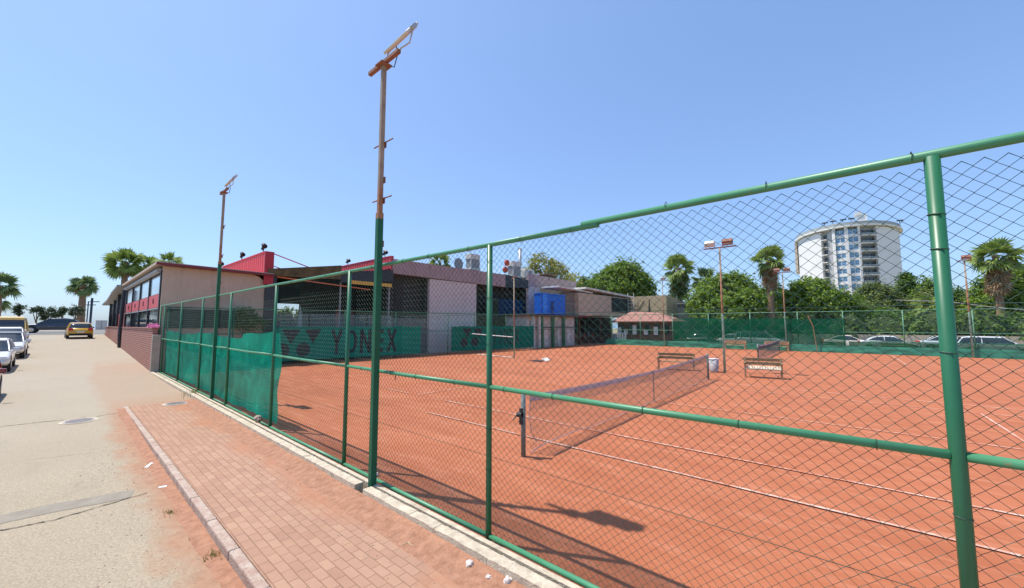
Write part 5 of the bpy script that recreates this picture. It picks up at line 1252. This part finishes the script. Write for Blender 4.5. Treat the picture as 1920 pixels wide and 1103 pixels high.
def weed(px,py,z,lab,n=40,hgt=.09,sp=.07,seed=1):
    x,y=onZ(px,py,z); rnd=random.Random(seed); mb=MB()
    for i in range(n):
        a=rnd.uniform(0,6.28); r_=abs(rnd.gauss(0,sp)); bx=r_*math.cos(a); by_=r_*1.6*math.sin(a); h=hgt*rnd.uniform(.4,1.1); dx=rnd.gauss(0,.03); dy=rnd.gauss(0,.03); w=.004
        b=len(mb.v); mb.v+=[(bx-w,by_,0),(bx+w,by_,0),(bx+dx,by_+dy,h)]; mb.f.append((b,b+1,b+2))
    o=mb.build('weed_tuft',M['weed']); o.location=(x,y,z); tag(o,lab,'weeds','dry weed tufts'); return o
weed(797,997,0,'small green weed tuft at the foot of the plinth before the near fence post',30,.06,.02,1)
weed(573,868,0,'dry weeds at the plinth left of the nearer floodlight pole',60,.07,.1,2); weed(655,908,0,'dry weeds at the plinth just before the nearer floodlight pole',40,.06,.06,3); weed(610,901,0,'flat weed tuft on clay a little away from the plinth',30,.04,.05,4)
weed(362,742,0,'tall yellow weeds at the fence foot beside the farther floodlight pole',120,.3,.22,5); weed(320,962,-.12,'thin weeds in the gutter against the kerb, farther tuft',30,.06,.05,6); weed(400,1045,-.12,'yellow weeds in the gutter against the kerb, nearest tuft',50,.07,.06,7); weed(283,828,-.12,'dark weeds in the gutter near the kerb end',30,.06,.07,8)
tw_=MB(); x,y=onZ(765,1020,0)
tw_.tube([(x-.07,y+.03,.006),(x,y,.012),(x+.01,y-.09,.006)],.004,4); tw_.tube([(x+.02,y+.03,.008),(x,y-.04,.01)],.003,4); tag(tw_.build('dry_twig',mat('straw',(.55,.45,.28),.8)),'small forked straw coloured twig on the clay before the near post','twig')
# ------------------------------------------------------------ light, sky, camera
SUNV=Vector((.20,-.40,-1)).normalized()
ld_=bpy.data.lights.new('sun','SUN'); ld_.energy=3.8; ld_.angle=R(.53); ld_.color=(1,.94,.84)
so=bpy.data.objects.new('sun',ld_); COL.objects.link(so); so.rotation_euler=SUNV.to_track_quat('-Z','Y').to_euler()
w=bpy.data.worlds.new('World'); S.world=w; w.use_nodes=True; nt=w.node_tree; nt.nodes.clear()
sk=nt.nodes.new('ShaderNodeTexSky'); sk.sky_type='NISHITA'; sk.sun_disc=False
el=math.asin(-SUNV.z); az=math.atan2(-SUNV.x,-SUNV.y)
sk.sun_elevation=el; sk.sun_rotation=az; sk.air_density=1.0; sk.dust_density=1.1; sk.ozone_density=2.2; sk.altitude=0
bg=nt.nodes.new('ShaderNodeBackground'); bg.inputs['Strength'].default_value=.15; ou=nt.nodes.new('ShaderNodeOutputWorld')
gm=nt.nodes.new('ShaderNodeGamma'); gm.inputs[1].default_value=.66; vm=nt.nodes.new('ShaderNodeVectorMath'); vm.operation='MULTIPLY'; vm.inputs[1].default_value=(1.00,1.26,1.66)
nt.links.new(sk.outputs[0],gm.inputs[0]); nt.links.new(gm.outputs[0],vm.inputs[0]); nt.links.new(vm.outputs[0],bg.inputs[0]); nt.links.new(bg.outputs[0],ou.inputs[0])
cd=bpy.data.cameras.new('camera'); cd.sensor_width=36; cd.sensor_fit='HORIZONTAL'; cd.lens=F/1920*36; cd.clip_start=.05; cd.clip_end=20000
co=bpy.data.objects.new('camera',cd); COL.objects.link(co); co.location=(0,0,CH); co.rotation_euler=(R(90)+PITCH,0,-YAW); S.camera=co
S.render.resolution_x=1024; S.render.resolution_y=588
S.view_settings.view_transform='Standard'; S.view_settings.look='None'; S.view_settings.exposure=.55; S.view_settings.gamma=1
